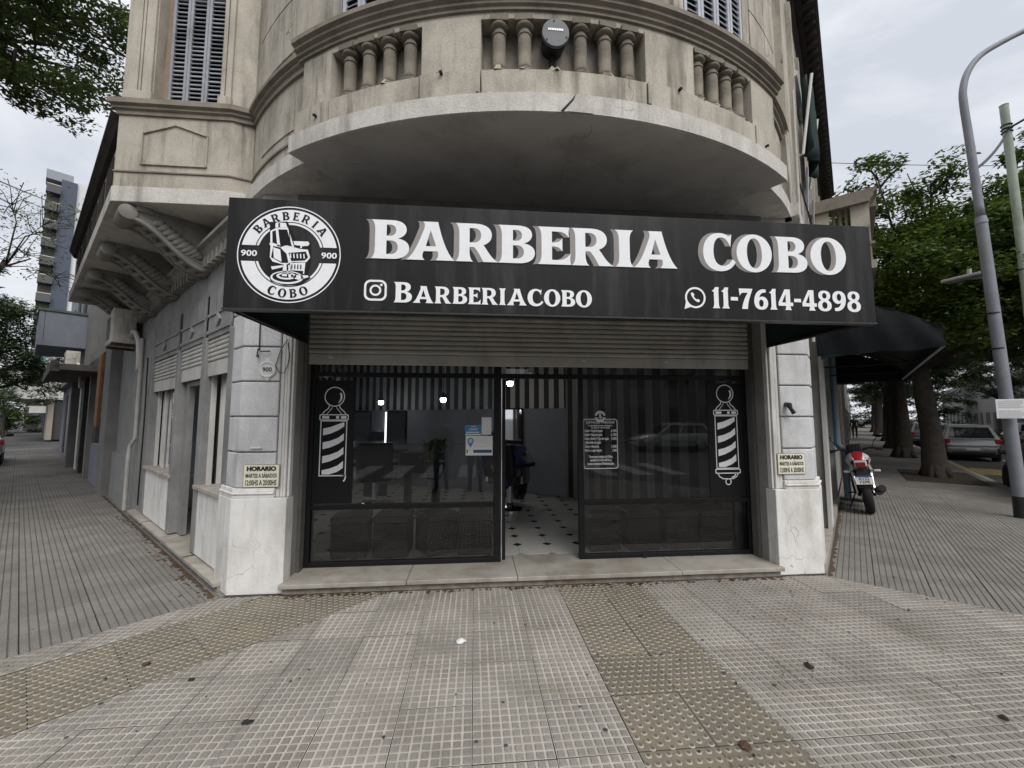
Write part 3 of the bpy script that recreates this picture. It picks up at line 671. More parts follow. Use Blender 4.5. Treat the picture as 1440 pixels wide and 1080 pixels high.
# ---- left street parapet and corbels
par = bp_(MB(ML).box(-11.75,-6.2,.52,.62,4.07,4.72), 'street_parapet', STUCCO)
for t in (6.5,7.3,8.1,8.9,9.7,10.5): MB(ML).box(-t-.55,-t,.505,.525,4.25,4.66).build('dark_opening', SOOT, par)
MB(ML).ext([(.48,4.80),(.45,4.86),(.42,4.91),(.42,4.95),(.62,4.97),(.62,4.78),(.52,4.78)], -11.8, -6.05, 'x').build('sooty_rail', SOOT, par)
CORB = pmat('corbel_plaster', (.30,.285,.26), (.22,.21,.19), 6, .9, .3, 60, stain=(.10,.095,.085), sscale=3, samt=.6)
def corbel(t0):
    """S-shaped scroll bracket from the wall out under the slab: rolled edges, carved leaves down its face and sides"""
    def zc_(s):
        u = min(max((s-.16)/.80, 0), 1); return 3.35+.40*u*u*(3-2*u)+(max(0,.12-s)*.9)
    curve = [(1.44-.84*k/18, zc_(k/18)) for k in range(19)]
    poly = curve + [(.60,3.905),(1.44,3.905)]
    c = MB(ML).ext(poly, -t0-.34, -t0, 'x').build('corbel', CORB, BLD, bevel=.01)
    MB(ML).lathe([(.045,-.205),(.08,-.195),(.08,.195),(.045,.205)], (-t0-.17,.60,3.80), 14, Matrix.Rotation(PI/2,4,'Y')).build('scroll', CORB, c, smooth='auto')
    MB(ML).lathe([(.035,-.19),(.055,-.185),(.055,.185),(.035,.19)], (-t0-.17,1.36,3.43), 14, Matrix.Rotation(PI/2,4,'Y')).build('scroll', CORB, c, smooth='auto')
    MB(ML).box(-t0-.37,-t0+.03,.66,.80,3.84,3.90).build('cap_block', CORB, c)
    for dx in (-.34,0):
        MB(ML).tube([(-t0+dx,y,z-.004) for y,z in curve], .026, 7).build('edge_roll', CORB, c, smooth=True)
        MB(ML).tube([(-t0+dx,y,min(z+.075,3.88)) for y,z in curve[:15]], .014, 6).build('edge_roll', CORB, c, smooth=True)
    for k in range(2,16):
        y, z = curve[k]
        MB(ML).lathe([(0,-.12),(.032,-.07),(.042,0),(.032,.07),(0,.12)], (-t0-.16+(.03 if k%2 else -.03),y,z-.002), 7, Matrix.Rotation(R(34 if k%2 else -34),4,'Z')@Matrix.Rotation(PI/2,4,'Y')).build('carved_leaf', CORB, c, smooth=True)
    for k in range(0,13):
        y, z = curve[k]; l = .13-.005*k; MB(ML).lathe([(0,-l),(.034,-l*.55),(.05,0),(.034,l*.55),(0,l)], (-t0+.002,y-.02,min(z+.085+l*.8,3.84)), 8, Matrix.Rotation(R(-55),4,'X')).build('carved_leaf', CORB, c, smooth=True)
for t0 in (5.85,7.35,8.85,10.3): corbel(t0)
# small side corbel by the sign
# ---- ground floor facade
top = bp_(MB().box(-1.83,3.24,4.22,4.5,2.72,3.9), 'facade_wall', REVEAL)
def pillar(sgn):
    X = lambda d: BCX+sgn*d             # d: distance from the axis
    inn, out_ = 2.43, 2.92
    def poly(off, din=0): return [(X(inn+din),4.06+off),(X(out_-.41*off*0),4.06+off),(X(out_+.24+.0),4.30+off),(X(out_+.24),4.75),(X(inn+din),4.75)]
    core = bp_(MB().prism([(X(inn+.02),4.12),(X(out_-.03),4.12),(X(out_+.2),4.35),(X(out_+.2),4.74),(X(inn+.02),4.74)], .0, 3.22), 'pillar', PILLAR)
    MB().prism([(X(inn-.5),4.24),(X(out_-.06),4.24),(X(out_+.1),4.42),(X(out_+.1),4.74),(X(inn-.5),4.74)], 3.225, 3.9).build('pillar_head', SOFFIT, core)
    MB().prism([(X(inn),4.06),(X(out_),4.06),(X(out_+.26),4.32),(X(out_+.26),4.76),(X(inn),4.76)], 0, .86).build('plinth', PLINTH, core, bevel=.008)
    for z0, z1, o in ((.86,.895,.0),(.895,.915,-.012),(.915,.95,.012)):
        MB().prism([(X(inn+.12),4.065+o),(X(out_),4.065+o),(X(out_+.25),4.315+o),(X(out_+.25),4.75),(X(inn+.12),4.75)], z0, z1).build('base_moulding', PLINTH, core, bevel=.006)
    z = .953
    while z < 3.0:
        z1 = z+.322
        MB().prism([(X(inn+.125),4.085),(X(out_-.02),4.085),(X(out_+.21),4.315),(X(out_+.21),4.73),(X(inn+.125),4.73)], z, z1).build('stone_block', PILLAR, core, bevel=.012)
        z += .335
    for d0, d1, y in ((.0,.022,4.105),(.026,.05,4.085),(.054,.08,4.095),(.084,.118,4.10)):
        MB().box(min(X(inn+d0),X(inn+d1)), max(X(inn+d0),X(inn+d1)), y, 4.3, .864, 3.2).build('jamb_moulding', WHITEP, core, bevel=.006)
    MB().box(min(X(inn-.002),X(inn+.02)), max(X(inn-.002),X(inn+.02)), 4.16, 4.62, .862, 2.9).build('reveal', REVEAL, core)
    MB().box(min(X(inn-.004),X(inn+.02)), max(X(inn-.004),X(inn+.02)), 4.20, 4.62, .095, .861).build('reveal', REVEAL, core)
    return core
PL = pillar(-1); PR = pillar(1)
# marble step
st = bp_(MB().box(-1.735,3.115,4.045,4.62,0,.056), 'step', RISER)
xs = [-1.76,-.62,.42,2.05,3.14]
for i in range(4): MB().box(xs[i]+.002,xs[i+1]-.002,4.0+.004*(i%2),4.64,.058,.098).build('marble_slab', MARBLE, st, bevel=.006)
# roller shutter
rs = bp_(MB().box(-1.72,3.10,4.335,4.37,2.155,2.262), 'roller_shutter', SHUT, bevel=.004)
sp_ = [(4.345,0),(4.328,.008),(4.322,.025),(4.328,.042),(4.345,.050),(4.36,.050),(4.36,0)]
for k in range(11):
    z = 2.266+k*.052; MB().ext([(y,z+q) for y,q in sp_], -1.72, 3.10, 'x').build('slat', SHUT, rs, smooth='auto')
for x0, x1 in ((-1.74,-1.70),(3.08,3.12)): MB().box(x0,x1,4.30,4.40,.1,2.9).build('guide_rail', pmat('rail_grey',(.12,.115,.11),(.09,.085,.08),8,.6), rs)
# black shopfront frame
Y0, Y1 = 4.42, 4.475
g = MB(); sf = bp_(g.box(-1.72,-1.66,Y0,Y1,.1,2.30), 'shopfront', BLACKM)
for x0,x1,z0,z1 in ((3.06,3.12,.1,2.30),(.205,.285,.1,2.30),(1.13,1.19,.1,2.30),(-1.659,.204,.1,.145),(1.191,3.059,.1,.145),(-1.659,.204,.665,.715),(1.191,3.059,.665,.715),(-1.659,3.059,2.035,2.085)):
    if z0 > 2:
        for a,b in ((-1.659,.204),(.286,1.129),(1.191,3.059)): MB().box(a,b,Y0,Y1,z0,z1).build('frame_bar', BLACKM, sf, bevel=.004)
    else: MB().box(x0,x1,Y0,Y1,z0,z1).build('frame_bar', BLACKM, sf, bevel=.004)
for a,b,z0,z1 in ((-1.66,.205,.145,.665),(-1.66,.205,.715,2.035),(1.19,3.06,.145,.665),(1.19,3.06,.715,2.035),(-1.66,.205,2.085,2.29),(.285,1.13,2.085,2.29),(1.19,3.06,2.085,2.29)):
    MB().quad((a,4.447,z0),(b,4.447,z0),(b,4.447,z1),(a,4.447,z1)).build('glass_pane', GLASS, sf)
for x0,x1 in ((.30,.335),): MB().box(x0,x1,4.48,4.53,.1,2.03).build('door_stile', BLACKM, sf)
MB().box(.287,.298,4.46,4.50,.1,2.03).build('door_stile', CHROME, sf)
MB().box(1.82,1.86,4.395,4.425,.1,.125).build('bolt', PLASTIC, sf)
# ---- left street, ground floor
NBD0 = pmat('joint_dark', (.12,.12,.115), (.08,.08,.078), 8)
lf = bp_(MB(ML).box(-12.0,-4.9,1.36,1.6,3.05,3.9), 'left_street_wall', SHOPW)
MB(ML).box(-12.0,-8.72,1.34,1.6,0,3.05).build('plain_wall', SHOPW, lf)
MB(ML).ext([(1.38,3.48),(1.28,3.48),(1.24,3.56),(1.20,3.58),(1.20,3.62),(1.38,3.66)], -12, -4.7, 'x').build('cornice', CORB, lf)
for k in range(44): MB(ML).box(-4.9-k*.155-.09,-4.9-k*.155,1.26,1.38,3.36,3.475).build('dentil', CORB, lf)
for a,b in ((4.9,5.70),(5.86,6.92),(7.10,8.66)):
    MB(ML).box(-b,-a,1.335,1.36,2.50,3.04).build('fascia_panel', SHOPW, lf, bevel=.006)
    MB(ML).box(-b,-a,1.32,1.36,2.56,2.60).build('fascia_strip', SHOPW, lf); MB(ML).box(-b,-a,1.32,1.36,2.76,2.79).build('fascia_strip', SHOPW, lf)
    c = (a+b)/2; MB(ML).obox((-c,1.325,2.68),(.12,.03,.12),Matrix.Rotation(PI/4,4,'Y')).build('fascia_ornament', SHOPW, lf)
    for q in (.33,.66): MB(ML).box(-(a+(b-a)*q)-.004,-(a+(b-a)*q)+.004,1.333,1.36,2.80,3.03).build('fascia_joint', NBD0, lf)
    zb = 2.08 if a < 7 else 2.02
    sh = MB(ML).box(-b,-a,1.36,1.385,zb,zb+.16).build('shutter_bar', SHUT, lf)
    for k in range(6): MB(ML).ext([(1.37+y-4.345,zb+.165+k*.052+q) for y,q in sp_], -b, -a, 'x').build('slat', SHUT, lf, smooth='auto')
for a,b in ((4.72,4.89),(5.70,5.86),(6.93,7.09),(8.66,8.76)): MB(ML).box(-b,-a,1.325,1.46,.1,2.52).build('post', SHOPW, lf, bevel=.006)
for a,b in ((4.86,5.78),(7.02,8.70)):
    MB(ML).box(-b,-a,1.335,1.5,.1,.80).build('stall_riser', PLINTH, lf, bevel=.006)
    MB(ML).box(-b-.02,-a+.02,1.30,1.62,.805,.85).build('sill', MARBLE, lf, bevel=.006)
    MB(ML).quad((-b,1.47,.85),(-a,1.47,.85),(-a,1.47,2.3),(-b,1.47,2.3)).build('glass_pane', GLASS2, lf)
MB(ML).box(-5.72,-5.68,1.40,1.45,.85,2.2).build('white_post', WHITEP, lf); MB(ML).box(-8.66,-8.60,1.42,1.46,.85,2.2).build('white_post', WHITEP, lf); MB(ML).box(-8.2,-8.16,1.43,1.46,.85,2.2).build('white_post', WHITEP, lf)
dr = MB(ML).box(-6.92,-6.74,1.42,1.48,.1,2.4).build('door_frame', SHOPW, lf); MB(ML).box(-5.97,-5.87,1.42,1.48,.1,2.4).build('door_frame', SHOPW, lf); MB(ML).box(-6.74,-5.97,1.42,1.48,2.02,2.08).build('door_frame', SHOPW, lf)
stl = bp_(MB(ML).box(-10.1,-4.6,1.27,1.7,0,.045), 'side_step', RISER)
for a in (4.6,5.7,6.9,8.2): MB(ML).box(-a-1.15,-a-.004,1.235,1.9,.047,.085).build('marble_slab', MARBLE, stl, bevel=.005)
bp_(MB(ML).tube([(-9.55,1.30,3.0),(-9.55,1.30,1.25),(-9.62,1.25,1.12),(-9.62,1.24,.9),(-9.62,1.24,.05)], .03, 8), 'downpipe', pmat('dirty_pipe',(.5,.49,.46),(.36,.35,.33),6,.7,.2,50))
bp_(MB(ML).tube([(-8.95,1.30,2.6),(-8.93,1.31,1.6),(-8.97,1.31,.2)], .011, 6), 'cable', PLASTIC)
bp_(MB(ML).box(-11.95,-10.1,1.28,1.36,0,.9), 'wall_base', SHOPW)
# ---- right street
RTW = pmat('right_wall_paint', (.40,.385,.35), (.32,.305,.28), 4, .85, .2, 60, stain=(.16,.15,.13), sscale=2, samt=.5)
rw = bp_(MB(MR).box(5.55,14.4,.42,.7,4.05,7.9), 'right_street_wall', STUCCO)
for t in (6.3,8.9,11.4): 
    MB(MR).box(t,t+.95,.40,.43,4.3,6.9).build('shutter_dark', SHUTW, rw)
    MB(MR).box(t-.14,t-.01,.36,.44,4.1,7.1).build('window_casing', STUCCO, rw); MB(MR).box(t+.96,t+1.09,.36,.44,4.1,7.1).build('window_casing', STUCCO, rw)
ev = MB(MR).ext([(.44,7.6),(.40,7.66),(.36,7.70),(.36,7.78),(.28,7.80),(.28,7.86),(.12,7.90),(.085,7.93),(.085,8.16),(.44,8.2)], 4.2, 14.4, 'x').build('eave', SOOT, rw)
for k in range(46): MB(MR).box(4.3+k*.22,4.40+k*.22,.13,.30,7.79,7.905).build('eave_bracket', SOOT, rw)
g = MB(MR); g.box(5.4,7.2,.62,.8,0,3.9); g.box(7.2,7.55,.33,.8,0,3.9); g.box(7.55,10.3,.62,.8,0,3.9); g.box(10.3,14.4,.35,.8,0,3.9); bp_(g, 'right_ground_wall', RTW)
MB(MR).box(7.15,7.6,.30,.345,0,3.2).build('pier', WHITEP, rw)
MB(MR).tube([(10.45,.28,3.4),(10.45,.28,1.1),(10.5,.18,.95),(10.5,.17,.05)], .055, 8).build('blue_downpipe', flat('blue_grey_paint',(.20,.27,.33),.6), rw)
MB(MR).box(10.31,10.9,.33,.36,.05,3.0).build('blue_wall', flat('pale_blue_paint',(.24,.32,.38),.8), rw)
rst = bp_(MB(MR).box(5.45,10.2,.30,.62,0,.10), 'right_step', MARBLE, bevel=.006)
MB(MR).box(5.6,7.15,.55,.61,.1,2.4).build('dark_doorway', DARK, rw)
bp_(MB(MR).tube([(5.62,.30,2.45),(5.62,.30,3.3),(5.66,.36,3.9),(5.8,.36,5.6)], .014, 8), 'conduit', MT['dirty_pipe'])
bp_(MB().tube([(3.64,4.24,3.92),(3.60,4.20,4.4),(3.60,4.22,4.9)], .012, 6), 'drain_tube', MT['dirty_pipe'])
# small balcony over the right street
rb = bp_(MB(MR).box(8.3,12.3,-.40,.42,3.92,4.05), 'street_balcony', STUCCO)
g = MB(MR); g.box(8.31,8.47,-.36,.42,4.05,4.62); g.build('end_wall', STUCCO, rb); MB(MR).box(8.31,12.2,-.36,-.24,4.05,4.62).build('front_wall', STUCCO, rb)
MB(MR).box(8.31,8.47,-.36,-.13,4.62,4.98).build('pier', STUCCO, rb); MB(MR).box(8.31,8.47,.14,.42,4.62,4.98).build('pier', STUCCO, rb); MB(MR).box(8.6,12.2,-.36,-.24,4.62,4.98).build('front_rail', STUCCO, rb)
MB(MR).box(8.28,8.50,-.40,.44,4.30,4.34).build('ledge', MOULD, rb)
MB(MR).ext([(-.36,4.98),(-.38,5.02),(-.42,5.06),(-.42,5.10),(-.46,5.13),(-.46,5.18),(.44,5.18),(.44,4.98)], 8.24, 8.54, 'x').build('cap', MOULD, rb)
MB(MR).box(8.54,12.3,-.46,-.18,4.99,5.16).build('cap', MOULD, rb)
for p in (-.08,.0,.08): 
    o = setmesh('baluster', ME_BAL, rb, MR @ Matrix.Translation((8.39,p,4.60)) @ Matrix.Diagonal((.62,.62,.8,1)))
for t in (8.6,11.6): MB(MR).ext([(.42,3.5),(.1,3.62),(-.25,3.82),(-.36,3.92),(.42,3.92)], t, t+.25, 'x').build('bracket', CORB, rb)
# roof closes the building
g = MB(); g.prism(plan, 8.15, 8.25); bp_(g, 'roof', SOFFIT)
g = MB(ML); g.box(-11.8,-6.5,1.3,1.5,3.96,8.2); bp_(g, 'left_upper_wall', STUCCO)
# ------------------------------------------------------------------ shop interior
WALLIN = pmat('inner_wall_bluegrey', (.27,.295,.33), (.23,.255,.29), 3, .7, .1, 40)
def stripemat(name, period, ca, cb):
    m = bpy.data.materials.new(name); m.use_nodes = True; N = m.node_tree.nodes; L = m.node_tree.links; b = N['Principled BSDF']; b.inputs['Roughness'].default_value = .6
    t = N.new('ShaderNodeTexCoord'); s = N.new('ShaderNodeSeparateXYZ'); L.new(t.outputs['Object'], s.inputs[0])
    f = N.new('ShaderNodeMath'); f.operation = 'PINGPONG'; f.inputs[1].default_value = period/2; L.new(s.outputs[0], f.inputs[0])
    c = N.new('ShaderNodeMath'); c.operation = 'GREATER_THAN'; c.inputs[1].default_value = period/4; L.new(f.outputs[0], c.inputs[0])
    x = N.new('ShaderNodeMix'); x.data_type = 'RGBA'; x.inputs[6].default_value = (*ca,1); x.inputs[7].default_value = (*cb,1); L.new(c.outputs[0], x.inputs[0]); L.new(x.outputs[2], b.inputs['Base Color']); MT[name] = m; return m
STRIPE = stripemat('black_white_stripes', .21, (.50,.50,.50), (.015,.015,.016))
DARKWALL = flat('dark_wall_paint', (.035,.036,.038), .6)
room = [(-1.70,4.64),(3.06,4.64),(3.30,4.85),(1.79,8.0),(-4.2,11.2),LW(9,1.9),LW(4.95,1.9)]
shopfloor = tag(MB().prism(room, -.1, .088).build('shop_floor', flat('floor_grout',(.25,.245,.235),.6)), kind='structure')
TW = pmat('white_floor_tile', (.66,.65,.61), (.58,.57,.53), 3, .25, .03, 30, rnd=.12, spec=.5)
TBK = pmat('black_floor_inset', (.02,.02,.021), (.015,.015,.016), 8, .25, .03, 30)
o8 = .18; c8 = .062
me8 = MB().prism([(-o8+c8+.002,-o8+.002),(o8-c8-.002,-o8+.002),(o8-.002,-o8+c8+.002),(o8-.002,o8-c8-.002),(o8-c8-.002,o8-.002),(-o8+c8+.002,o8-.002),(-o8+.002,o8-c8-.002),(-o8+.002,-o8+c8+.002)], .08, .0935).mesh('floor_tile', TW)
med = MB().prism([(-c8+.003,0),(0,-c8+.003),(c8-.003,0),(0,c8-.003)], .08, .0932).mesh('black_inset', TBK)
def inroom(x, y): return 4.66 < y < 10.5 and y < 8.0-(x-1.79)*.534 and x < 1.79+(8-y)*.479 and x > -2.6-(y-4.6)*.3
for i in range(-15, 10):
    for j in range(0, 17):
        x = .70+i*.36; y = 4.84+j*.36
        if inroom(x-.15, y+.15) and inroom(x+.15, y+.15) and inroom(x, y-.17) and x > -3.4: setmesh('floor_tile', me8, shopfloor, Matrix.Translation((x,y,0)))
        if inroom(x+.18, y+.18) and x > -3.4: setmesh('black_inset', med, shopfloor, Matrix.Translation((x+.18,y+.18,0)))
tag(MB().prism(room, 3.0, 3.05).build('shop_ceiling', flat('ceiling_dark',(.10,.10,.10),.8)), kind='structure')
def wall(name, a, b, zs, mats, th=.1):
    a = Vector(a); b = Vector(b); d = b-a; ang = math.atan2(d.y, d.x); M = Matrix.Translation((a.x,a.y,0)) @ Matrix.Rotation(ang,4,'Z'); base = None
    for (z0, z1, off), m in zip(zs, mats):
        me = MB().box(0, d.length, -off, th, z0, z1).mesh(name, m)
        if base is None: base = setmesh(name, me, None, M); tag(base, kind='structure')
        else: setmesh('wall_panel', me, base, M)
    return base, M
bwall, BM = wall('back_wall', (-4.2,11.2), (1.79,8.0), [(0,1.80,0),(1.80,3.02,.02)], [WALLIN, STRIPE])
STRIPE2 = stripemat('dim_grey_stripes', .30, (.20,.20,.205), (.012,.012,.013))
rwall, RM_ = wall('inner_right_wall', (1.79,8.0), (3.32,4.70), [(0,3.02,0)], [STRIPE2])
wall('inner_left_wall', LW(9,1.9), (-4.2,11.2), [(0,3.02,0)], [WALLIN])
tag(MB(ML).box(-9.1,-8.75,1.5,2.1,0,3.05).build('inner_end_wall', WALLIN), kind='structure')
# mirrors with light strips on the back wall
MIR = flat('mirror_glass', (.75,.76,.77), .03, 1)
LED = flat('led_strip', (1,.98,.95), .5, emit=2.2)
def wallmirror(x, wd, z0, z1, label):
    T = BM @ Matrix.Translation((x, -.03, z0))
    t = thing('wall_mirror', label, 'mirror', T.to_translation(), math.atan2(T[1][0], T[0][0]), 'mirrors on the back wall')
    MB(T).box(0,wd,-.005,.02,0,z1-z0).build('mirror_glass', MIR, t); f = MB(T); f.box(-.03,0,-.02,.02,-.03,z1-z0+.03); f.box(wd,wd+.03,-.02,.02,-.03,z1-z0+.03); f.box(0,wd,-.02,.02,z1-z0,z1-z0+.03); f.build('mirror_frame', BLACKM, t)
    MB(T).box(-.06,-.035,-.04,-.005,-.1,z1-z0).build('light_strip', LED, t)
    MB(T).box(-.1,wd+.1,-.30,.0,-.22,-.17).build('shelf', BLACKM, t)
wallmirror(1.35,.55,1.05,1.75,'mirror with a lit strip at the left end of the barber shop'); wallmirror(2.45,.5,1.05,1.75,'mirror with a lit strip in the middle of the barber shop wall'); wallmirror(5.45,.42,1.08,1.78,'bright mirror seen through the open shop door')
# hanging lamps
BULB = flat('lit_bulb', (1,.97,.92), .5, emit=14)
def lamp(x, y, z, label):
    t = thing('hanging_lamp', label, 'lamp', (x,y,z), 0, 'lit lamps in the shop')
    MB().lathe([(0,-.055),(.035,-.05),(.055,-.02),(.055,.02),(.04,.05)], (x,y,z), 12).build('bulb', BULB, t, smooth=True)
    MB().lathe([(.06,.03),(.05,.10),(.02,.14)], (x,y,z), 12).build('lamp_shade', PLASTIC, t); MB().tube([(x,y,z+.13),(x,y,3.0)], .008, 6).build('rod', PLASTIC, t)
    ld = bpy.data.lights.new('lamp_light', 'POINT'); ld.energy = .9; ld.shadow_soft_size = .06; ld.color = (1,.96,.9); lo = bpy.data.objects.new('lamp_light', ld); COL.objects.link(lo); lo.parent = t; lo.location = (0,0,-.09)
lamp(-2.05,9.2,1.95,'lit lamp hanging on the far left behind the barber shop window'); lamp(-.60,7.9,1.955,'lit lamp hanging in the middle behind the left shop window'); lamp(.62,7.2,2.22,'bright lamp seen at the top of the open doorway')
p_ = LW(6.3,3.0); lamp(p_[0],p_[1],1.88,'lit bulb inside the narrow side door on the left street')
# barber chairs
LEATH = pmat('black_leather', (.028,.027,.027), (.018,.018,.018), 6, .4, .1, 60)
def barber_chair(x, y, rz, label):
    t = thing('barber_chair', label, 'barber chair', (x,y,.094), rz, 'barber chairs'); M = wm(t)
    MB(M).lathe([(.34,0),(.34,.02),(.28,.045),(.08,.07),(.06,.1)], n=24).build('base', CHROME, t, smooth='auto')
    MB(M).lathe([(.055,.08),(.055,.40)], n=14).build('column', CHROME, t, smooth='auto')
    MB(M).box(-.27,.27,-.27,.30,.42,.58).build('seat', LEATH, t, bevel=.05)
    m = M @ Matrix.Translation((0,.30,.55)) @ Matrix.Rotation(R(-12),4,'X'); MB(m).box(-.29,.29,-.06,.08,0,.56).build('backrest', LEATH, t, bevel=.05); MB(m).box(-.14,.14,-.05,.06,.60,.76).build('headrest', LEATH, t, bevel=.04)
    for s in (-1,1): MB(M).box(s*.33-.05,s*.33+.05,-.22,.28,.70,.77).build('armrest', LEATH, t, bevel=.02); MB(M).box(s*.33-.02,s*.33+.02,-.05,.2,.45,.70).build('arm_support', CHROME, t)
    m = M @ Matrix.Translation((0,-.28,.44)) @ Matrix.Rotation(R(25),4,'X'); MB(m).box(-.2,.2,-.04,.02,-.34,0).build('footrest', CHROME, t)
barber_chair(-1.72,7.45,PI+.2,'black leather barber chair behind the left shop window'); barber_chair(.60,7.0,PI-.6,'barber chair with a blue cape, seen through the open door')
CAPE = pmat('blue_cape', (.07,.085,.24), (.05,.055,.16), 8, .6, .2, 30)
g = MB(); pts = []
for i in range(9):
    for j in range(9):
        u = i/8; v = j/8; pts.append((.36+.44*u+.05*math.sin(v*9), 6.62+.05*math.sin(u*15+v*3)+.06*v, 1.18-.72*v*(.7+.3*math.sin(u*5))-.05*abs(u-.4)))
g.add(pts, [(i*9+j,(i+1)*9+j,(i+1)*9+j+1,i*9+j+1) for i in range(8) for j in range(8)])
c_ = one(g, 'barber_cape', CAPE, 'blue barber cape hanging over the chair inside the door', 'cape', smooth=True); s_ = c_.modifiers.new('thick','SOLIDIFY'); s_.thickness = .01
# desk with plant
dk = thing('reception_desk', 'dark low desk behind the left shop window', 'desk', (-.85,7.0,.094)); M = wm(dk)
MB(M).box(-.35,.35,-.2,.2,.62,.95).build('body', LEATH, dk, bevel=.02); MB(M).box(-.28,-.2,-.15,.15,0,.62).build('leg', LEATH, dk); MB(M).box(.2,.28,-.15,.15,0,.62).build('leg', LEATH, dk)
LEAFY = pmat('plant_leaf', (.16,.19,.05), (.09,.12,.03), 20, .5, .05, 60)
pt = thing('potted_plant', 'yellow green potted plant beside the dark desk', 'plant', (-.60,6.3,.72)); M = wm(pt)
MB(M).lathe([(.10,0),(.14,.12),(.16,.24),(.15,.24)], n=14).build('pot', LEATH, pt, smooth='auto'); MB(M).lathe([(.16,-.62),(.04,-.58),(.03,-.05),(.12,-.01)], n=12).build('stand', BLACKM, pt)
g = MB(M); rr = random.Random(3)
for k in range(60):
    a = rr.uniform(0,2*PI); l = rr.uniform(.15,.34); h = rr.uniform(.1,.36); x, y = math.cos(a), math.sin(a); n = Vector((-y,x,0))*.028; b0 = Vector((x*.05,y*.05,.22)); mm = Vector((x*l*.6,y*l*.6,.22+h)); e = Vector((x*l,y*l,.22+h*.75)); g.add([b0,mm+n,e,mm-n],[(0,1,2,3)])
g.build('foliage', LEAFY, pt)
# cube stools behind the glass
def weave(name):
    m = pmat(name, (.10,.10,.10), (.07,.07,.07), 8, .7, .0); N = m.node_tree.nodes; L = m.node_tree.links
    t = N.new('ShaderNodeTexCoord'); k = N.new('ShaderNodeTexBrick'); k.inputs['Scale'].default_value = 1; k.inputs['Brick Width'].default_value = .04; k.inputs['Row Height'].default_value = .02; k.inputs['Mortar Size'].default_value = .004
    v = N.new('ShaderNodeMapping'); v.inputs['Rotation'].default_value = (PI/2,0,0); L.new(t.outputs['Object'], v.inputs[0]); L.new(v.outputs[0], k.inputs['Vector']); bb = N.new('ShaderNodeBump'); bb.inputs['Distance'].default_value = .004; bb.inputs['Strength'].default_value = .6; bb.invert = True; k.inputs['Color1'].default_value = (.075,.075,.075,1); k.inputs['Color2'].default_value = (.055,.055,.055,1); k.inputs['Mortar'].default_value = (.012,.012,.012,1); L.new(k.outputs['Color'], N['Principled BSDF'].inputs['Base Color']); L.new(k.outputs['Fac'], bb.inputs['Height']); L.new(bb.outputs[0], N['Principled BSDF'].inputs['Normal']); return m
WEAVE = weave('woven_charcoal')
LIDM = pmat('stool_leatherette', (.085,.083,.08), (.065,.063,.06), 9, .45, .05, 60)
mst = MB().box(-.19,.19,-.19,.19,0,.36).mesh('stool_body', WEAVE); msl = MB().box(-.197,.197,-.197,.197,.364,.44).mesh('stool_lid', LIDM)
stl_ = [(-1.36,4.86,.10,'woven cube stool nearest the left shop pillar'),(-.90,4.84,-.02,'woven cube stool second from the left shop pillar'),(-.42,4.88,.5,'woven cube stool turned askew behind the left shop window'),(.02,4.86,0,'woven cube stool just left of the shop door'),
        (1.48,4.86,.12,'dark cube stool just right of the shop door'),(1.95,4.84,0,'dark cube stool second from the door on the right'),(2.40,4.84,0,'dark cube stool third from the door on the right'),(2.83,4.84,0,'dark cube stool nearest the right shop pillar')]
for x,y,a,l in stl_:
    t = thing('cube_stool', l, 'stool', (x,y,.094), a, 'cube stools lined up behind the shop glass')
    for nm, me in (('stool_body',mst),('stool_lid',msl)):
        o = setmesh(nm, me, t); b = o.modifiers.new('bevel','BEVEL'); b.width = .02; b.segments = 3

# ------------------------------------------------------------------ sign over the door
SY = 2.95
SG_ = thing('shop_sign', 'long black sign board reading Barberia Cobo above the shop entrance', 'sign', (.73,SY,2.36))
pan = MB().box(-1.748,3.204,SY,SY+.05,2.366,3.165).build('sign_panel', SIGNB, SG_, bevel=.004)
MB().box(-1.752,3.208,SY-.006,SY+.056,2.352,2.3655).build('bottom_trim', pmat('trim_dark',(.035,.034,.033),(.02,.02,.02),12,.5), SG_)
for x in (-1.745,3.19): MB().prism([(x,SY+.052),(x+.012,SY+.052),(x+.012+(.03 if x<0 else -.06),4.3),(x+(.03 if x<0 else -.06),4.3)],2.36,3.14).build('awning_side', GREENF, SG_)
MB().ext([(SY+.052,3.15),(SY+.052,3.162),(4.2,3.42),(4.2,3.40)], -1.74, 3.19, 'x').build('awning_top', pmat('faded_canvas',(.14,.135,.13),(.10,.097,.093),4,.85,.1,60), SG_)  # unseen top added against light leaks, its grey chosen to brighten the soffit
for x in (-1.70,3.15): MB().tube([(x,SY+.07,2.375),(x,4.24,2.375)], .014, 6).build('awning_arm', BLACKM, SG_)
for k, x in enumerate((.2,1.3)): MB().tube([(x,SY+.07,2.38),(x,4.24,2.75)], .012, 6).build('awning_arm', BLACKM, SG_)
def ST(d): return FAT(0, SY-d, 0)
big = [('B',-.756,-.485),('A',-.505,-.158),('R',-.150,.165),('B',.165,.440),('E',.462,.715),('R',.722,1.045),('I',1.060,1.205),('A',1.205,1.552),('C',1.765,2.030),('O',2.040,2.335),('B',2.365,2.635),('O',2.665,2.972)]
for ch, a, b in big:
    lt = decal(glyph_at(ch, a, b, 2.752, 3.043), 'letter', WHITEV, pan, ST(.0065))
    b_ = bmesh.new()
    for k in range(8):
        me = fill_mesh(glyph_at(ch, a-.005*(k+1), b-.005*(k+1), 2.752-.0004*k, 3.043+.0003*k)); me.transform(ST(.0058-.0005*k)); b_.from_mesh(me); bpy.data.meshes.remove(me)
    me = bpy.data.meshes.new('letter_shadow'); b_.to_mesh(me); b_.free(); me.transform(wm(pan).inverted()); me.materials.append(GREYV); setmesh('letter_shadow', me, pan)
hs = [.150]+[.125]*11
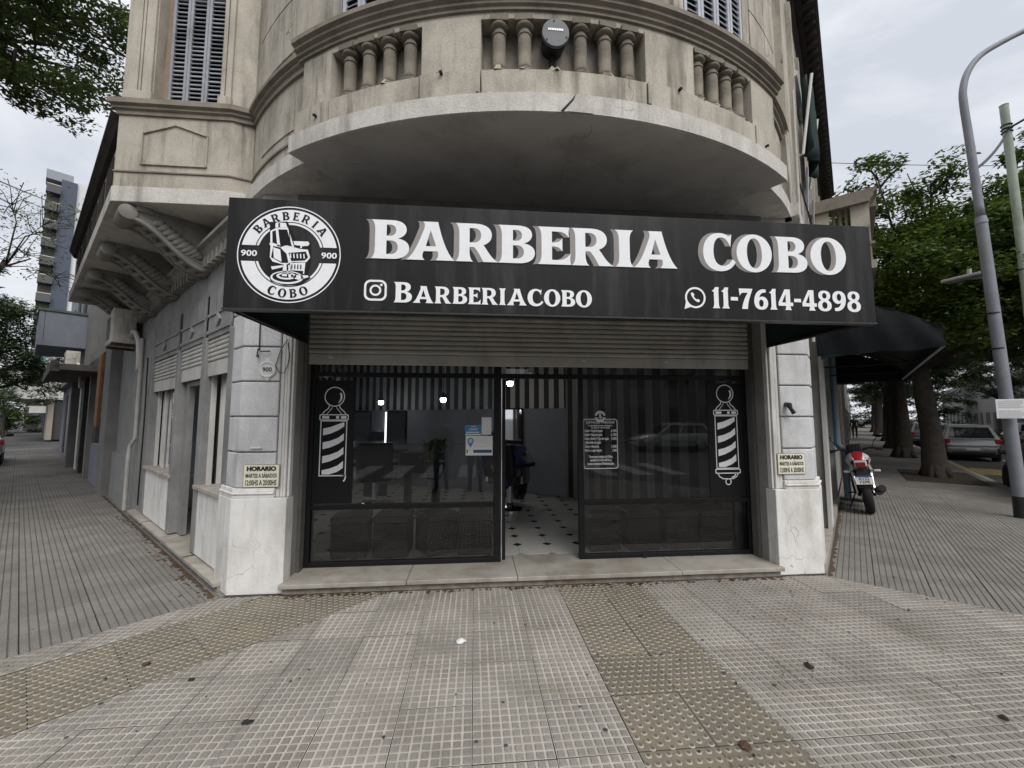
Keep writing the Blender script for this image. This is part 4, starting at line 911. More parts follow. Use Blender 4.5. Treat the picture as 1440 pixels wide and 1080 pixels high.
for gl in textrun('BARBERIACOBO', -.587, .872, hs, 2.432): decal(gl, 'letter', WHITEV, pan, ST(.004))
for gl in textrun('11-7614-4898', 1.822, 3.075, [.162]*12, 2.449, 6): decal(gl, 'letter', WHITEV, pan, ST(.004))
flatmesh([[rrect(-.796,2.440,-.637,2.593,.045), rrect(-.781,2.455,-.652,2.578,.034)], [circ(-.7165,2.5165,.041), circ(-.7165,2.5165,.027)], [circ(-.676,2.557,.0095,14)]], 'camera_icon', WHITEV, pan, ST(.004))
# chat icon: ring with a tail and a handset
ring = [(1.688+.083*math.cos(R(a)), 2.528+.083*math.sin(R(a))) for a in range(-118, 208, 8)]
tail = ring + [(1.598,2.436)]
hand = parse('M 0 100 C 10 70 30 30 70 8 C 84 0 96 4 104 14 L 106 26 L 84 42 L 70 34 C 54 42 40 58 34 74 L 42 88 L 28 112 L 14 114 C 4 110 0 106 0 100 Z')[0]
flatmesh([[tail, circ(1.688,2.528,.068)], [[(1.652+x*.00068, 2.490+y*.00068) for x,y in hand]]], 'phone_icon', WHITEV, pan, ST(.004))
# round emblem
LX, LZ = -1.318, 2.760
def seg(ro, ri, yb, up):
    ao, ai = math.asin(yb/ro), math.asin(yb/ri); P = []
    for k in range(31): a = ao+(PI-2*ao)*k/30; P.append((LX+ro*math.cos(a), LZ+(1 if up else -1)*ro*math.sin(a)))
    for k in range(31): a = PI-ai-(PI-2*ai)*k/30; P.append((LX+ri*math.cos(a), LZ+(1 if up else -1)*ri*math.sin(a)))
    return P
flatmesh([[circ(LX,LZ,.352,72), circ(LX,LZ,.3445,72)], [seg(.328,.238,.058,True)], [seg(.328,.238,.058,False)], [seg(.231,.216,.058,True)], [seg(.231,.216,.058,False)]], 'emblem_ring', WHITEV, pan, ST(.004))
def arctext(s, rad, h, a_mid, step, lower=False):
    res = []
    for k, ch in enumerate(s):
        a = R(a_mid + (k-(len(s)-1)/2)*step*(1 if lower else -1)); xs = [p[0] for c in GC[ch] for p in c]; mxx = (min(xs)+max(xs))/2
        rot = a-PI/2 if not lower else a+PI/2
        cx, cy = LX+rad*math.cos(a), LZ+rad*math.sin(a); cs, sn = math.cos(rot), math.sin(rot)
        res.append([[(cx+((x-mxx)*h/100)*cs-((y-50)*h/100)*sn, cy+((x-mxx)*h/100)*sn+((y-50)*h/100)*cs) for x,y in c] for c in GC[ch]])
    return res
BV = flat('black_vinyl', (.014,.014,.015), .55, 0, .15)
for gl in arctext('BARBERIA', .282, .060, 90, 14.6)+arctext('COBO', .284, .062, 270, 14.6, True): decal(gl, 'letter', BV, pan, ST(.006))
for x in (-.272,.272): textmesh('900', .058, WHITEV, pan, FAT(LX+x, SY-.005, LZ-.020), bold=.0015, sx=1.25, name='letter')
def q(px, py): return (LX+(px-592)/523*.352, LZ+(562-py)/475*.352)
def poly(*a): return [[q(a[i], a[i+1]) for i in range(0, len(a), 2)]]
dark = [poly(385,250,560,240,660,430,800,430,810,620,780,760,820,790,720,860,560,870,420,830,400,780,430,700,390,600,380,470,385,330)]
flatmesh(dark, 'chair_ground', BV, pan, ST(.0070))
white = [poly(440,262,460,252,545,256,560,300,440,304), poly(392,340,455,306,566,300,640,492,620,496,560,320,470,322,500,492,470,492,446,330,412,346,420,462,398,462),
         poly(386,462,430,458,500,482,498,500,430,488,412,600,520,652,600,650,560,672,430,640,400,600,402,490), poly(630,432,780,432,794,452,780,474,720,480,716,500,700,500,704,476,640,470),
         poly(500,500,560,474,700,508,780,512,806,590,770,636,640,640,590,650,566,560), poly(430,500,500,520,520,640,440,606), poly(540,672,570,668,580,780,530,780), poly(588,672,604,668,625,796,596,790),
         poly(604,650,760,640,752,752,740,752,742,724,620,720), poly(415,690,530,674,540,690,430,720), poly(660,764,790,766,800,782,700,812,640,796)]
white += [[ [q(580+165*math.cos(2*PI*k/30), 792+64*math.sin(2*PI*k/30)) for k in range(30)], [q(580+145*math.cos(2*PI*k/30), 788+50*math.sin(2*PI*k/30)) for k in range(30)] ], [[q(575+100*math.cos(2*PI*k/30), 778+34*math.sin(2*PI*k/30)) for k in range(30)], [q(575+75*math.cos(2*PI*k/30), 776+20*math.sin(2*PI*k/30)) for k in range(30)]]]
flatmesh(white, 'chair_drawing', WHITEV, pan, ST(.0085))
blk = [poly(470,262,486,258,488,300,472,302), poly(585,552,760,532,786,590,750,620,620,630)] + [poly(490+i*22,326,497+i*22,326,520+i*22,484,513+i*22,484) for i in range(0,5)] + [poly(620+i*30,664,632+i*30,662,632+i*30,706,620+i*30,708) for i in range(4)]
flatmesh(blk, 'chair_lines', BV, pan, ST(.0100))
flatmesh([poly(600+i*34,560,612+i*34,556,618+i*34,600,606+i*34,604) for i in range(5)], 'chair_highlights', WHITEV, pan, ST(.0115))
# ------------------------------------------------------------------ prints on the shop glass
GY = 4.437
def pole(cx, zb, zt, full, label):
    """barber pole drawn in white vinyl on a black panel"""
    t = thing('barber_pole_decal', label, 'window decal', (cx,GY,.75), 0, 'barber pole decals on the shop glass')
    x0, x1 = (cx-.215,cx+.205); decal([rect(x0,.725,x1,2.0)], 'black_backing', BV, t, FAT(0,GY+.003,0))
    w_ = .135; b = zb; tp = zt; cyl_t = tp-.34; S = []
    S.append([circ(cx,tp-.104,.104,40), circ(cx,tp-.104,.094,40)])
    hl = [(cx+.078*math.cos(R(a)), tp-.104+.078*math.sin(R(a))) for a in range(-55,40,8)]+[(cx+.058*math.cos(R(a)), tp-.11+.07*math.sin(R(a))) for a in range(34,-60,-8)]; S.append([hl])
    for s in (-1,1): S.append([stroke([(cx+s*.05,tp-.195),(cx+s*.06,tp-.225),(cx+s*.10,tp-.26),(cx+s*.125,tp-.295)],.010)]); S.append([stroke([(cx+s*.02,tp-.215),(cx+s*.045,tp-.25),(cx+s*.075,tp-.285)],.006)])
    S.append([rrect(cx-.148,cyl_t-.012,cx+.148,cyl_t+.052,.015), rrect(cx-.138,cyl_t-.002,cx+.138,cyl_t+.042,.012)])
    for a,c in ((-.12,-.05),(.02,.05),(.07,.125)): S.append([rect(cx+a,cyl_t+.006,cx+c,cyl_t+.034)])
    S.append([rect(cx-w_,b,cx+w_,cyl_t-.014), rect(cx-w_+.010,b+.010,cx+w_-.010,cyl_t-.022)])
    hgt = cyl_t-.014-b; n = 4 if full else 4; d = hgt/n
    for k in range(n):
        z = b+k*d-.02; P = [(cx-.105,z+.01),(cx-.105,z+.01+d*.5),(cx-.03,z+d*.68),(cx+.05,z+d*.9),(cx+.105,z+d*1.22),(cx+.105,z+d*.72),(cx+.05,z+d*.45),(cx-.03,z+d*.2)]
        P = [(x,max(b+.018,min(zz,cyl_t-.03))) for x,zz in P]; S.append([P])
    if full:
        S.append([rrect(cx-.15,b-.055,cx+.15,b-.002,.012), rrect(cx-.14,b-.045,cx+.14,b-.012,.010)])
        S.append([stroke([(cx-.12,b-.057),(cx-.10,b-.09),(cx-.06,b-.112),(cx+.06,b-.112),(cx+.10,b-.09),(cx+.12,b-.057)],.010)]); S.append([circ(cx,b-.146,.036,24), circ(cx,b-.146,.027,24)])
        S.append([stroke([(cx+.04,b-.1),(cx+.075,b-.085),(cx+.09,b-.062)],.014)])
    else: S.append([stroke([(cx+.10,b+.005),(cx+.135,b+.004),(cx+.130,b-.03),(cx+.115,b-.055)],.014)])
    flatmesh(S, 'pole_drawing', WHITEV, t, FAT(0,GY-.001,0))
pole(-1.462,1.005,1.93,False,'white barber pole drawing by the left pillar, its base peeled off'); pole(2.850,1.035,1.985,True,'complete white barber pole drawing by the right pillar')
GREYPR = flat('greyed_print', (.58,.58,.57), .6); PAPER = flat('paper_white', (.66,.66,.64), .7); BLUEP = flat('blue_print', (.05,.22,.45), .6); NAVY = flat('navy_print', (.02,.07,.16), .6); INK = flat('dark_ink', (.03,.03,.03), .7)
pl = thing('price_list', 'white lettered price list on the glass right of the door', 'price list', (1.385,GY,1.05))
flatmesh([[rrect(1.188,1.048,1.580,1.594,.03), rrect(1.198,1.058,1.570,1.584,.024)]], 'border', GREYPR, pl, FAT(0,GY,0))
flatmesh([[circ(1.384,1.622,.062,36)]], 'badge', GREYPR, pl, FAT(0,GY-.002,0)); flatmesh([[circ(1.384,1.622,.036,24)], [rect(1.322,1.612,1.446,1.630)]], 'badge_centre', BV, pl, FAT(0,GY-.004,0)); flatmesh([[rect(1.372,1.625,1.392,1.652)],[rect(1.368,1.606,1.404,1.622)],[rect(1.376,1.592,1.396,1.600)]], 'badge_chair', GREYPR, pl, FAT(0,GY-.006,0))
for s, z, sz, x, al in (('LISTA DE PRECIOS',1.545,.036,1.384,'CENTER'),('Todos los servicios incluyen',1.513,.022,1.384,'CENTER'),('un café de bienvenida',1.490,.022,1.384,'CENTER')): textmesh(s, sz, GREYPR, pl, FAT(x,GY,z), al, .0012, 1.1)
for k,(s,pz) in enumerate((('Corte + Capa de regalo','$ 1800'),('Barba + Capa de regalo','$ 1200'),('Corte y Barba + Capa de regalo','$ 2300'),('y Mascarilla de regalo',''),('Corte + Mascarilla','$ 2000'),('Diseño o cejas simples','$ 800'))):
    z = 1.452-.043*k; textmesh(s, .036, GREYPR, pl, FAT(1.206,GY,z), 'LEFT', .0022, .58); 
    if pz: textmesh(pz, .036, GREYPR, pl, FAT(1.566,GY,z), 'RIGHT', .0022, .6)
for k,s in enumerate(('Turnos para trabajos de Color,','escribir al 11-7614-4898 o a','nuestro instagram @barberiacobo')): textmesh(s, .034, GREYPR, pl, FAT(1.384,GY,1.170-.038*k), 'CENTER', .0024, .62)
# stickers left of the door
t = thing('map_pin_poster', 'white poster with a blue map pin, lowest on the glass left of the door', 'poster', (.05,GY,1.205)); MB().box(-.093,.195,GY-.001,GY+.001,1.205,1.412).build('sheet', PAPER, t)
pin = [(-.042+.034*math.cos(R(a)), 1.358+.034*math.sin(R(a))) for a in range(-35,216,10)]+[(-.042,1.285)]
flatmesh([[pin, circ(-.042,1.358,.020,20)]], 'map_pin', BLUEP, t, FAT(0,GY-.003,0)); textmesh('ISA', .018, BLUEP, t, FAT(-.042,GY-.003,1.352), bold=.0006)
flatmesh([[rect(-.082,1.232,-.070,1.264)],[rect(-.012,1.232,.185,1.264)]], 'blue_bar', NAVY, t, FAT(0,GY-.003,0)); flatmesh([[rect(.0+.03*i,1.29,.018+.03*i,1.308)] for i in range(5)]+[[rect(.004,1.375,.14,1.382)],[rect(.004,1.358,.12,1.364)],[rect(.004,1.34,.155,1.346)]], 'small_print', GREYPR, t, FAT(0,GY-.003,0))
t = thing('blue_sticker', 'blue and white sticker above the map pin poster', 'sticker', (-.01,GY,1.418)); MB().box(-.102,.072,GY-.001,GY+.001,1.418,1.528).build('sheet', BLUEP, t); flatmesh([[rect(-.098,1.420,.068,1.434)],[rect(-.088,1.445,.05,1.456)],[rect(-.06,1.474,.03,1.480)],[rect(-.05,1.486,.035,1.491)],[rect(-.04,1.510,.01,1.515)]], 'print', PAPER, t, FAT(0,GY-.003,0))
t = thing('white_sticker', 'small upright white sticker beside the blue sticker', 'sticker', (.127,GY,1.426)); MB().box(.076,.180,GY-.001,GY+.001,1.426,1.610).build('sheet', PAPER, t); flatmesh([[rect(.092,1.592,.165,1.599)],[rect(.092,1.448,.16,1.453)],[rect(.092,1.46,.16,1.465)]], 'print', GREYPR, t, FAT(0,GY-.003,0))
# ------------------------------------------------------------------ opening-hours plates, house number
CREAM = pmat('cream_plate', (.78,.76,.62), (.72,.70,.56), 9, .6, .03, 60, stain=(.5,.47,.33), sscale=9, samt=.4, sz=1); EDGE = flat('plate_edge', (.30,.27,.18), .6)
def hours(x0, x1, z0, z1, label, y=4.083):
    t = thing('opening_hours_plate', label, 'sign', ((x0+x1)/2,y,z0), 0, 'opening hours plates on the pillars'); MB().box(x0,x1,y-.008,y,z0,z1).build('plate', EDGE, t); MB().box(x0+.006,x1-.006,y-.010,y-.004,z0+.006,z1-.006).build('face', CREAM, t)
    c = (x0+x1)/2; h = z1-z0; wd = x1-x0
    def fit(s, size, bold, width, z):
        o = textmesh(s, size, INK, t, FAT(c,y-.0115,z), 'CENTER', bold); xs_ = [v.co.x for v in o.data.vertices]; k = width/(max(xs_)-min(xs_)); mid = (max(xs_)+min(xs_))/2
        for v in o.data.vertices: v.co.x = (v.co.x-mid)*k
    fit('HORARIO', .25*h, .004, wd*.82, z0+.73*h); fit('MARTES A SÁBADOS', .24*h, .0016, wd*.86, z0+.43*h); fit('12:00HS A 20:00HS', .32*h, .0018, wd*.86, z0+.10*h)
hours(-2.142,-1.820,.958,1.170,'cream HORARIO plate on the left shop pillar'); hours(3.170,3.480,1.015,1.232,'cream HORARIO plate on the right shop pillar')
t = thing('house_number', 'oval white house number 900 on the left shop pillar', 'house number', (-1.975,4.08,1.985))
m = FAT(-1.975,4.084,2.065) @ Matrix.Diagonal((1,1.05,1,1)); MB(m).lathe([(.078,0),(.080,.006),(.074,.014),(.066,.016),(.060,.010)], n=32).build('oval_rim', WHITEP, t, smooth=True); m2 = FAT(-1.975,4.084,2.065)@Matrix.Diagonal((1,.72,1,1)); MB(m2).lathe([(.062,.0),(.062,.0125)], n=28).build('oval_face', PAPER, t)
for a in (90,270): MB().lathe([(.022,0),(.022,.008),(.012,.012)], (-1.975,4.083,2.065+(.088 if a==90 else -.088)), 12, FACE).build('scroll', WHITEP, t)
textmesh('900', .058, INK, t, FAT(-1.975,4.0695,2.045), bold=.0014)
# ------------------------------------------------------------------ fittings on the building
t = thing('floodlight', 'round grey floodlight with black finned body on the balcony', 'floodlight', (.60,2.96,4.40))
m = FAT(.605,2.90,4.59) @ Matrix.Rotation(R(6),4,'X')
MB(m).lathe([(.108,-.02),(.109,.0),(.104,.006),(.0,.0065)], n=36).build('front_disc', pmat('disc_grey',(.13,.135,.145),(.10,.105,.112),9,.5,.05,60,metallic=.2), t, smooth='auto')
g = MB(m)
for k in range(6): g.lathe([(.106-.004*k,-.045-.022*k),(.108-.004*k,-.030-.022*k)], n=30)
g.lathe([(.09,-.16),(.095,-.02)], n=30); g.build('finned_body', PLASTIC, t, smooth='auto')
for a in (100,220,340): MB(m).lathe([(.007,.004),(.007,.011)], (.09*math.cos(R(a)),.09*math.sin(R(a)),0), 8).build('screw', PLASTIC, t)
g = MB(m)
for k in range(9): g.box(-.06+k*.0135,-.051+k*.0135,.012,.028,.005,.0095)
g.build('embossed_marks', ALU, t)
MB(m).box(-.02,.02,-.19,-.10,-.2,-.1).build('bracket', PLASTIC, t)
ACW = pmat('ac_casing', (.66,.64,.58), (.56,.54,.48), 5, .6, .1, 60, stain=(.22,.20,.17), sscale=4, samt=.6)
def ac(M, L_, D, H, label, pipe=True):
    t = thing('air_conditioner', label, 'air conditioner', M.to_translation(), R(-45), 'outdoor air conditioner units')
    MB(M).box(-L_,0,0,D,0,H).build('casing', ACW, t, bevel=.015)
    MB(M).lathe([(H*.42,-.004),(H*.42,-.012),(H*.36,-.012)], (-L_*.6,0,H*.5), 24, Matrix.Rotation(PI/2,4,'X')).build('fan_ring', PLASTIC, t)
    g = MB(M)
    for k in range(9): g.box(-L_*.6-H*.36,-L_*.6+H*.36,-.012,-.004,H*(.16+.075*k),H*(.16+.075*k)+.012)
    g.build('grille', PLASTIC, t)
    # the end cover with its raised patches
    for a,b,c,d in ((.05,.4,.55,.9),(.45,.75,.62,.92),(.1,.32,.30,.5),(.36,.62,.28,.52),(.66,.9,.35,.58),(.2,.8,.06,.22)): MB(M).box(.001,.012,D*a,D*b,H*c,H*d).build('end_cover', ACW, t)
    g = MB(M); g.box(-L_*.85,-L_*.8,0,D+.25,-.05,-.005); g.box(-L_*.15,-L_*.1,0,D+.25,-.05,-.005); g.build('bracket', pmat('rusty_iron',(.14,.09,.06),(.08,.055,.04),9,.9) if 'rusty_iron' not in MT else MT['rusty_iron'], t)
    if pipe: MB(M).tube([(.02,D*.8,.12),(.16,D*.8,.20),(.30,D*.85,.16),(.40,D*.95,.0),(.42,D*1.0,-.25),(.36,D*1.05,-.45),(.25,D*1.1,-.5)], .038, 9).build('insulated_pipe', WHITEP, t, smooth=True)
ac(ML @ Matrix.Translation((-10.0,.95,2.95)), .85, .32, .62, 'grimy air conditioner on a rusty bracket under the corbels')
# black street canopy on the right wall
cn = thing('black_canopy', 'black fabric canopy over the right pavement', 'canopy', tuple((MR@Vector((9.3,.33,2.4)))), R(45))
prof_ = [(.33,3.12),(.10,3.10),(-.18,3.03),(-.45,2.91),(-.68,2.76),(-.85,2.62)]
g = MB(MR); n_ = 8
for i in range(n_+1):
    x = 6.7+5.3*i/n_; sag = .05*math.sin(PI*(i%2)) + (.03 if i % 2 else 0)
    for (y,z) in prof_: g.v.append(MR @ Vector((x,y,z-sag*(1 if y<.2 else 0))))
for i in range(n_):
    for k in range(len(prof_)-1): a = i*6+k; g.f.append([a,a+6,a+7,a+1]); g.mi.append(0)
o = g.build('top_fabric', BLACKF, cn, smooth=True); o.modifiers.new('s','SOLIDIFY').thickness = .006
# end panel with soft folds
g = MB(MR); NY = 16; NZ = 6
def topz(y):
    for (y0,z0),(y1,z1) in zip(prof_, prof_[1:]):
        if y1 <= y <= y0: return z0+(z1-z0)*(y-y0)/(y1-y0)
    return prof_[-1][1]
for i in range(NY+1):
    y = .33-1.18*i/NY
    for k in range(NZ+1):
        zb = 2.41+.012*math.sin(i*.9); z = zb+(topz(y)-zb)*k/NZ; g.v.append(MR @ Vector((6.70-.03*math.sin(PI*i/NY)*math.sin(PI*k/NZ)-.012*math.sin(i*1.3+k*.8), y, z)))
for i in range(NY):
    for k in range(NZ): a = i*(NZ+1)+k; g.f.append([a,a+NZ+1,a+NZ+2,a+1]); g.mi.append(0)
g.build('end_panel', BLACKF, cn, smooth=True)
MB(MR).box(6.7,12,-.856,-.85,2.39,2.62).build('valance', BLACKF, cn)
MB(MR).ext([(y,z-.03) for y,z in prof_]+[(-.84,2.40),(.33,2.40)], 11.96, 11.99, 'x').build('far_end_panel', BLACKF, cn)
for x in (6.72,8.5,10.2,11.98): MB(MR).tube([(x,.33,2.44),(x,-.84,2.44)], .013, 6).build('frame_bar', BLACKM, cn); MB(MR).tube([(x,.33,3.08),(x,-.2,2.99),(x,-.83,2.60)], .013, 6).build('rib', BLACKM, cn)
MB(MR).tube([(6.72,-.84,2.43),(11.98,-.84,2.43)], .016, 6).build('frame_bar', ALU, cn)
g = MB(MR); pts = [(6.9,.30-.09*i,2.55-.005*i*i*.5+.0) for i in range(6)]
g.add([p for p in pts]+[(p[0],p[1],p[2]-.16+.02*i) for i,p in enumerate(pts)], [(i,i+1,7+i,6+i) for i in range(5)]); g.build('green_lining', pmat('green_lining',(.05,.17,.13),(.04,.12,.10),6,.7), cn)
# folded green awning with white arms high on the right wall
aw = thing('folded_awning', 'folded dark green awning with white arms high on the right street wall', 'awning', tuple(MR@Vector((6.6,.40,5.0))), R(45))
g = MB(MR)
for i in range(13):
    x = 6.25+1.0*i/12
    for k in range(7): z = 6.05-1.0*k/6; g.v.append(MR@Vector((x, .23+.05*math.sin(i*1.7)-.03*k/6*math.cos(i*2.1), z-.06*math.sin(i*.9))))
for i in range(12):
    for k in range(6): a=i*7+k; g.f.append([a,a+7,a+8,a+1]); g.mi.append(0)
o = g.build('cloth', GREENF, aw, smooth=True); o.modifiers.new('s','SOLIDIFY').thickness = .02
for x in (6.24,7.3): MB(MR).tube([(x,.18,6.02),(x-.02,.32,4.98),(x-.02,.40,4.97)], .017, 8).build('arm', WHITEP, aw); MB(MR).tube([(x+.3,.30,4.95),(x+.5,.34,4.3)], .014, 6).build('stay', ALU, aw)
MB(MR).tube([(6.2,.36,6.1),(7.35,.36,6.1)], .045, 8).build('roller', WHITEP, aw)
# small things on the pillars
one(MB().tube([(3.305,4.085,1.75),(3.30,4.03,1.74),(3.31,4.02,1.70),(3.34,4.02,1.655)], [.022,.03,.018,.024], 8), 'black_hook', PLASTIC, 'small black plastic fitting on the right shop pillar', 'hook')
one(MB().tube([(-2.06,4.07,2.62),(-2.055,4.07,2.25),(-2.03,4.05,2.235),(-1.95,4.06,2.24)], .006, 6).tube([(-2.06,4.06,2.26),(-2.065,4.05,2.18),(-2.045,4.05,2.17),(-2.05,4.05,2.2)], .006, 6), 'wire_hook', PLASTIC, 'thin iron hook above the house number on the left pillar', 'hook')
one(MB().tube([(-1.80,4.075,2.36),(-1.86,4.07,2.25),(-1.90,4.07,2.10),(-1.86,4.06,2.04),(-1.82,4.07,2.03),(-1.79,4.07,2.1),(-1.78,4.08,2.2),(-1.80,4.08,2.33)], .004, 6), 'loose_cable', PLASTIC, 'thin loose black cable looped on the left shop pillar', 'cable')
one(MB().box(-2.09,-1.99,4.068,4.086,1.318,1.330), 'letter_slot', WHITEP, 'small white bar on the left shop pillar above the hours plate', 'slot')
for k,(x,z) in enumerate(((-1.50,2.215),(1.16,2.215),(2.10,2.21))): one(MB().box(x,x+.04,4.330,4.334,z,z+.022), 'shutter_sticker', PAPER, ['small white sticker on the left end of the roller shutter','small white sticker at the middle of the roller shutter','small white sticker on the right part of the roller shutter'][k], 'sticker')
# things lying on the pavement
rr = random.Random(8)
def scrap(name, x, y, r, mat, label, cat, lift=.014, sx=1):
    g = MB(); n = 9; a0 = rr.uniform(0,6); top = []
    for k in range(n):
        a = 2*PI*k/n; q_ = r*rr.uniform(.65,1.1); top.append((x+q_*math.cos(a)*sx, y+q_*math.sin(a), rr.uniform(.002,lift)))
    g.add(top+[(x,y,lift*1.3)], [(k,(k+1)%n,n) for k in range(n)])
    o = one(g, name, mat, label, cat); o.modifiers.new('s','SOLIDIFY').thickness = .0015
DEAD = pmat('dead_leaf_black', (.022,.02,.018), (.014,.013,.012), 40, .8, .3, 80); DEADB = pmat('dead_leaf_brown', (.10,.052,.028), (.06,.036,.022), 40, .8, .3, 80)
scrap('paper_scrap', -.085, 3.10, .034, PAPER, 'crumpled white paper scrap on the tiles before the shop', 'litter', .02, 1.2)
scrap('fallen_leaf', 2.16, 2.60, .042, DEAD, 'black curled leaf on the tiles right of the tactile strip', 'leaf', .02, .6)
scrap('fallen_leaf', 2.83, 2.08, .026, DEAD, 'small dark leaf at the right edge of the corner pavement', 'leaf', .012, .8)
scrap('fallen_leaf', -2.12, 3.02, .028, DEADB, 'small rusty brown leaf on the left tactile strip', 'leaf', .012)
scrap('fallen_leaf', -1.72, 2.82, .022, DEAD, 'small dark leaf beside the left tactile strip', 'leaf', .01)
scrap('fallen_leaf', -1.18, 2.42, .02, DEAD, 'tiny black leaf on the front left tiles', 'leaf', .01, 1.6)
scrap('fallen_leaf', 1.33, 2.03, .04, DEADB, 'brown leaf on the front tactile strip', 'leaf', .012, .8)
g = MB()
for k in range(80):
    x = rr.uniform(-3.2,4.2); y = 4.0-abs(rr.gauss(0,1.1)); s_ = rr.uniform(.004,.011); g.obox((x,y,.002), (s_,s_*rr.uniform(.5,2),.003), Matrix.Rotation(rr.uniform(0,3),4,'Z'))
tag(g.build('pavement_grit', DEAD), 'dark specks of grit scattered on the corner pavement', 'grit', kind='stuff')
g = MB()
for k in range(140):
    x = rr.uniform(-1.7,3.1); y = 4.0-abs(rr.gauss(0,.018)); s_ = rr.uniform(.006,.02); g.obox((x,y,.003), (s_*2,s_,.004), Matrix.Rotation(rr.uniform(0,3),4,'Z'))
for k in range(160):
    v = ML @ Vector((-rr.uniform(4.6,9.5), 1.22-abs(rr.gauss(0,.06)), .003)); s_ = rr.uniform(.006,.02); g.obox(v, (s_*2.2,s_*.7,.004), Matrix.Rotation(rr.uniform(0,3),4,'Z'))
tag(g.build('step_litter', DEADB), 'brown leaf litter gathered along the steps', 'leaf litter', kind='stuff')
GUM = flat('gum_grey', (.06,.056,.05), .8)
g = MB()
for k in range(55):
    x = rr.uniform(-3.5,5.0); y = rr.uniform(1.2,3.95); q_ = rr.uniform(.006,.016); g.lathe([(q_,0),(q_*.8,.0012)], (x,y,.0006), 8)
tag(g.build('gum_spots', GUM), 'flattened grey gum spots on the corner pavement', 'gum', kind='stuff')
g = MB()
def shade_dirt_strip(a, b, n, wd):
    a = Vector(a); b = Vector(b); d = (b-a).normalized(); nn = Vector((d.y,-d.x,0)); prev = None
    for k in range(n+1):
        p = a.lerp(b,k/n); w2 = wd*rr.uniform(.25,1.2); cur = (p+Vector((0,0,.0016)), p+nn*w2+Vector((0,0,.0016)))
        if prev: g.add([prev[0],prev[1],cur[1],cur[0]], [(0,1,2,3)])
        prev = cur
shade_dirt_strip((3.16,4.055,0),(-2.24,4.055,0)[:3],120,.022) if False else None
shade_dirt_strip((-1.75,4.04,0),(3.12,4.04,0),130,.03); shade_dirt_strip((-2.24,4.055,0),(-1.73,4.055,0),20,.03); shade_dirt_strip((3.12,4.055,0),(3.62,4.055,0),20,.03)
a_ = ML @ Vector((-12,1.23,0)); b_ = ML @ Vector((-4.5,1.23,0)); shade_dirt_strip(a_, b_, 150, .05); a_ = MR @ Vector((5.4,.29,0)); b_ = MR @ Vector((10.3,.29,0)); shade_dirt_strip(a_, b_, 90, .05)
tag(g.build('dirt_line', pmat('base_dirt',(.055,.045,.035),(.10,.06,.035),12,.95,.3,60,coord='pos')), 'dark dirt gathered along the foot of the walls and step', 'dirt', kind='stuff')  # dark colour stands in for contact shade at the wall foot, along with dirt
# ------------------------------------------------------------------ lamp post, green post, wires
POLEG = pmat('pole_grey_paint', (.25,.26,.29), (.20,.21,.235), 5, .6, .1, 40, stain=(.12,.12,.13), sscale=3, samt=.5); POLEGR = pmat('pole_green_paint', (.36,.41,.33), (.28,.33,.27), 5, .7, .2, 40, stain=(.13,.11,.08), sscale=4, samt=.6)
lp = thing('street_lamp', 'tall curved grey street lamp on the right pavement', 'street lamp', (8.82,5.99,0))
MB().tube([(8.82,5.99,.34),(8.74,5.997,2.4),(8.64,6.007,4.95)], [.085,.08,.075], 18).build('post', POLEG, lp, smooth='auto')
MB().tube([(8.825,5.99,-.05),(8.818,5.99,.34)], [.092,.088], 18).build('painted_foot', PLASTIC, lp, smooth='auto')
MB().tube([(8.642,6.007,4.93),(8.636,6.007,5.05)], [.085,.068], 18).build('collar', POLEG, lp, smooth='auto')
MB().tube(smooth_path([(8.637,6.007,5.04),(8.575,6.012,6.4),(8.535,6.015,7.1),(8.55,6.013,7.4),(8.66,6.0,7.72),(8.90,5.98,8.02),(9.3,5.945,8.28),(9.9,5.89,8.58),(10.9,5.80,8.95)]), [.060-.0005*k for k in range(41)], 14).build('curved_arm', POLEG, lp, smooth=True)
MB().obox((11.2,5.77,9.02), (.8,.22,.12), Matrix.Rotation(R(-15),4,'Y')).build('lamp_head', ALU, lp, bevel=.03)
MB().obox((8.72,6.38,4.11), (.20,.62,.07), Matrix.Rotation(R(4),4,'X')).build('side_lamp', ALU, lp, bevel=.025); MB().tube([(8.70,6.10,4.02),(8.71,6.3,4.08)], .03, 8).build('side_arm', POLEG, lp); MB().lathe([(.03,0),(.03,.10)], (8.72,6.3,4.14), 10).build('sensor', ALU, lp)
for z in (2.75,3.35): MB().lathe([(.081,0),(.083,.012),(.081,.024)], (8.82-.0375*z,5.99+.004*z,z), 18).build('strap', PLASTIC, lp)
nt_ = thing('parking_notice', 'white printed notice fixed to the grey street lamp', 'sign', (8.60,5.82,1.60)); M = FAT(8.605,5.845,1.755,R(-38)); MB(M).box(-.16,.16,-.155,.155,-.004,.004).build('plate', WHITEV, nt_)
flatmesh([[rect(-.135,.13-.032*k-.014,.135-(.03 if k%3==2 else 0),.13-.032*k)] for k in range(9) if k != 4], 'print_lines', GREYPR, nt_, M @ Matrix.Translation((0,0,.007)))
gp = thing('utility_post', 'pale green utility post behind the street lamp', 'post', (11.09,7.1,0)); MB().tube([(11.09,7.1,-.1),(11.09,7.1,4.2),(11.05,7.12,8.15)], [.078,.074,.068], 16).build('post', POLEGR, gp, smooth='auto'); MB().lathe([(.071,0),(.073,.02),(.02,.04)], (11.05,7.12,8.15), 14).build('cap', POLEG, gp)
g = MB(); 
for z in (7.55,7.62,7.70): g.lathe([(.080,0),(.092,.015),(.080,.03)], (11.055,7.117,z), 14)
g.build('cable_clamp', PLASTIC, gp)
for z in (3.6,4.6): MB().lathe([(.077,0),(.079,.012),(.077,.024)], (11.085,7.102,z), 14).build('strap', PLASTIC, gp)
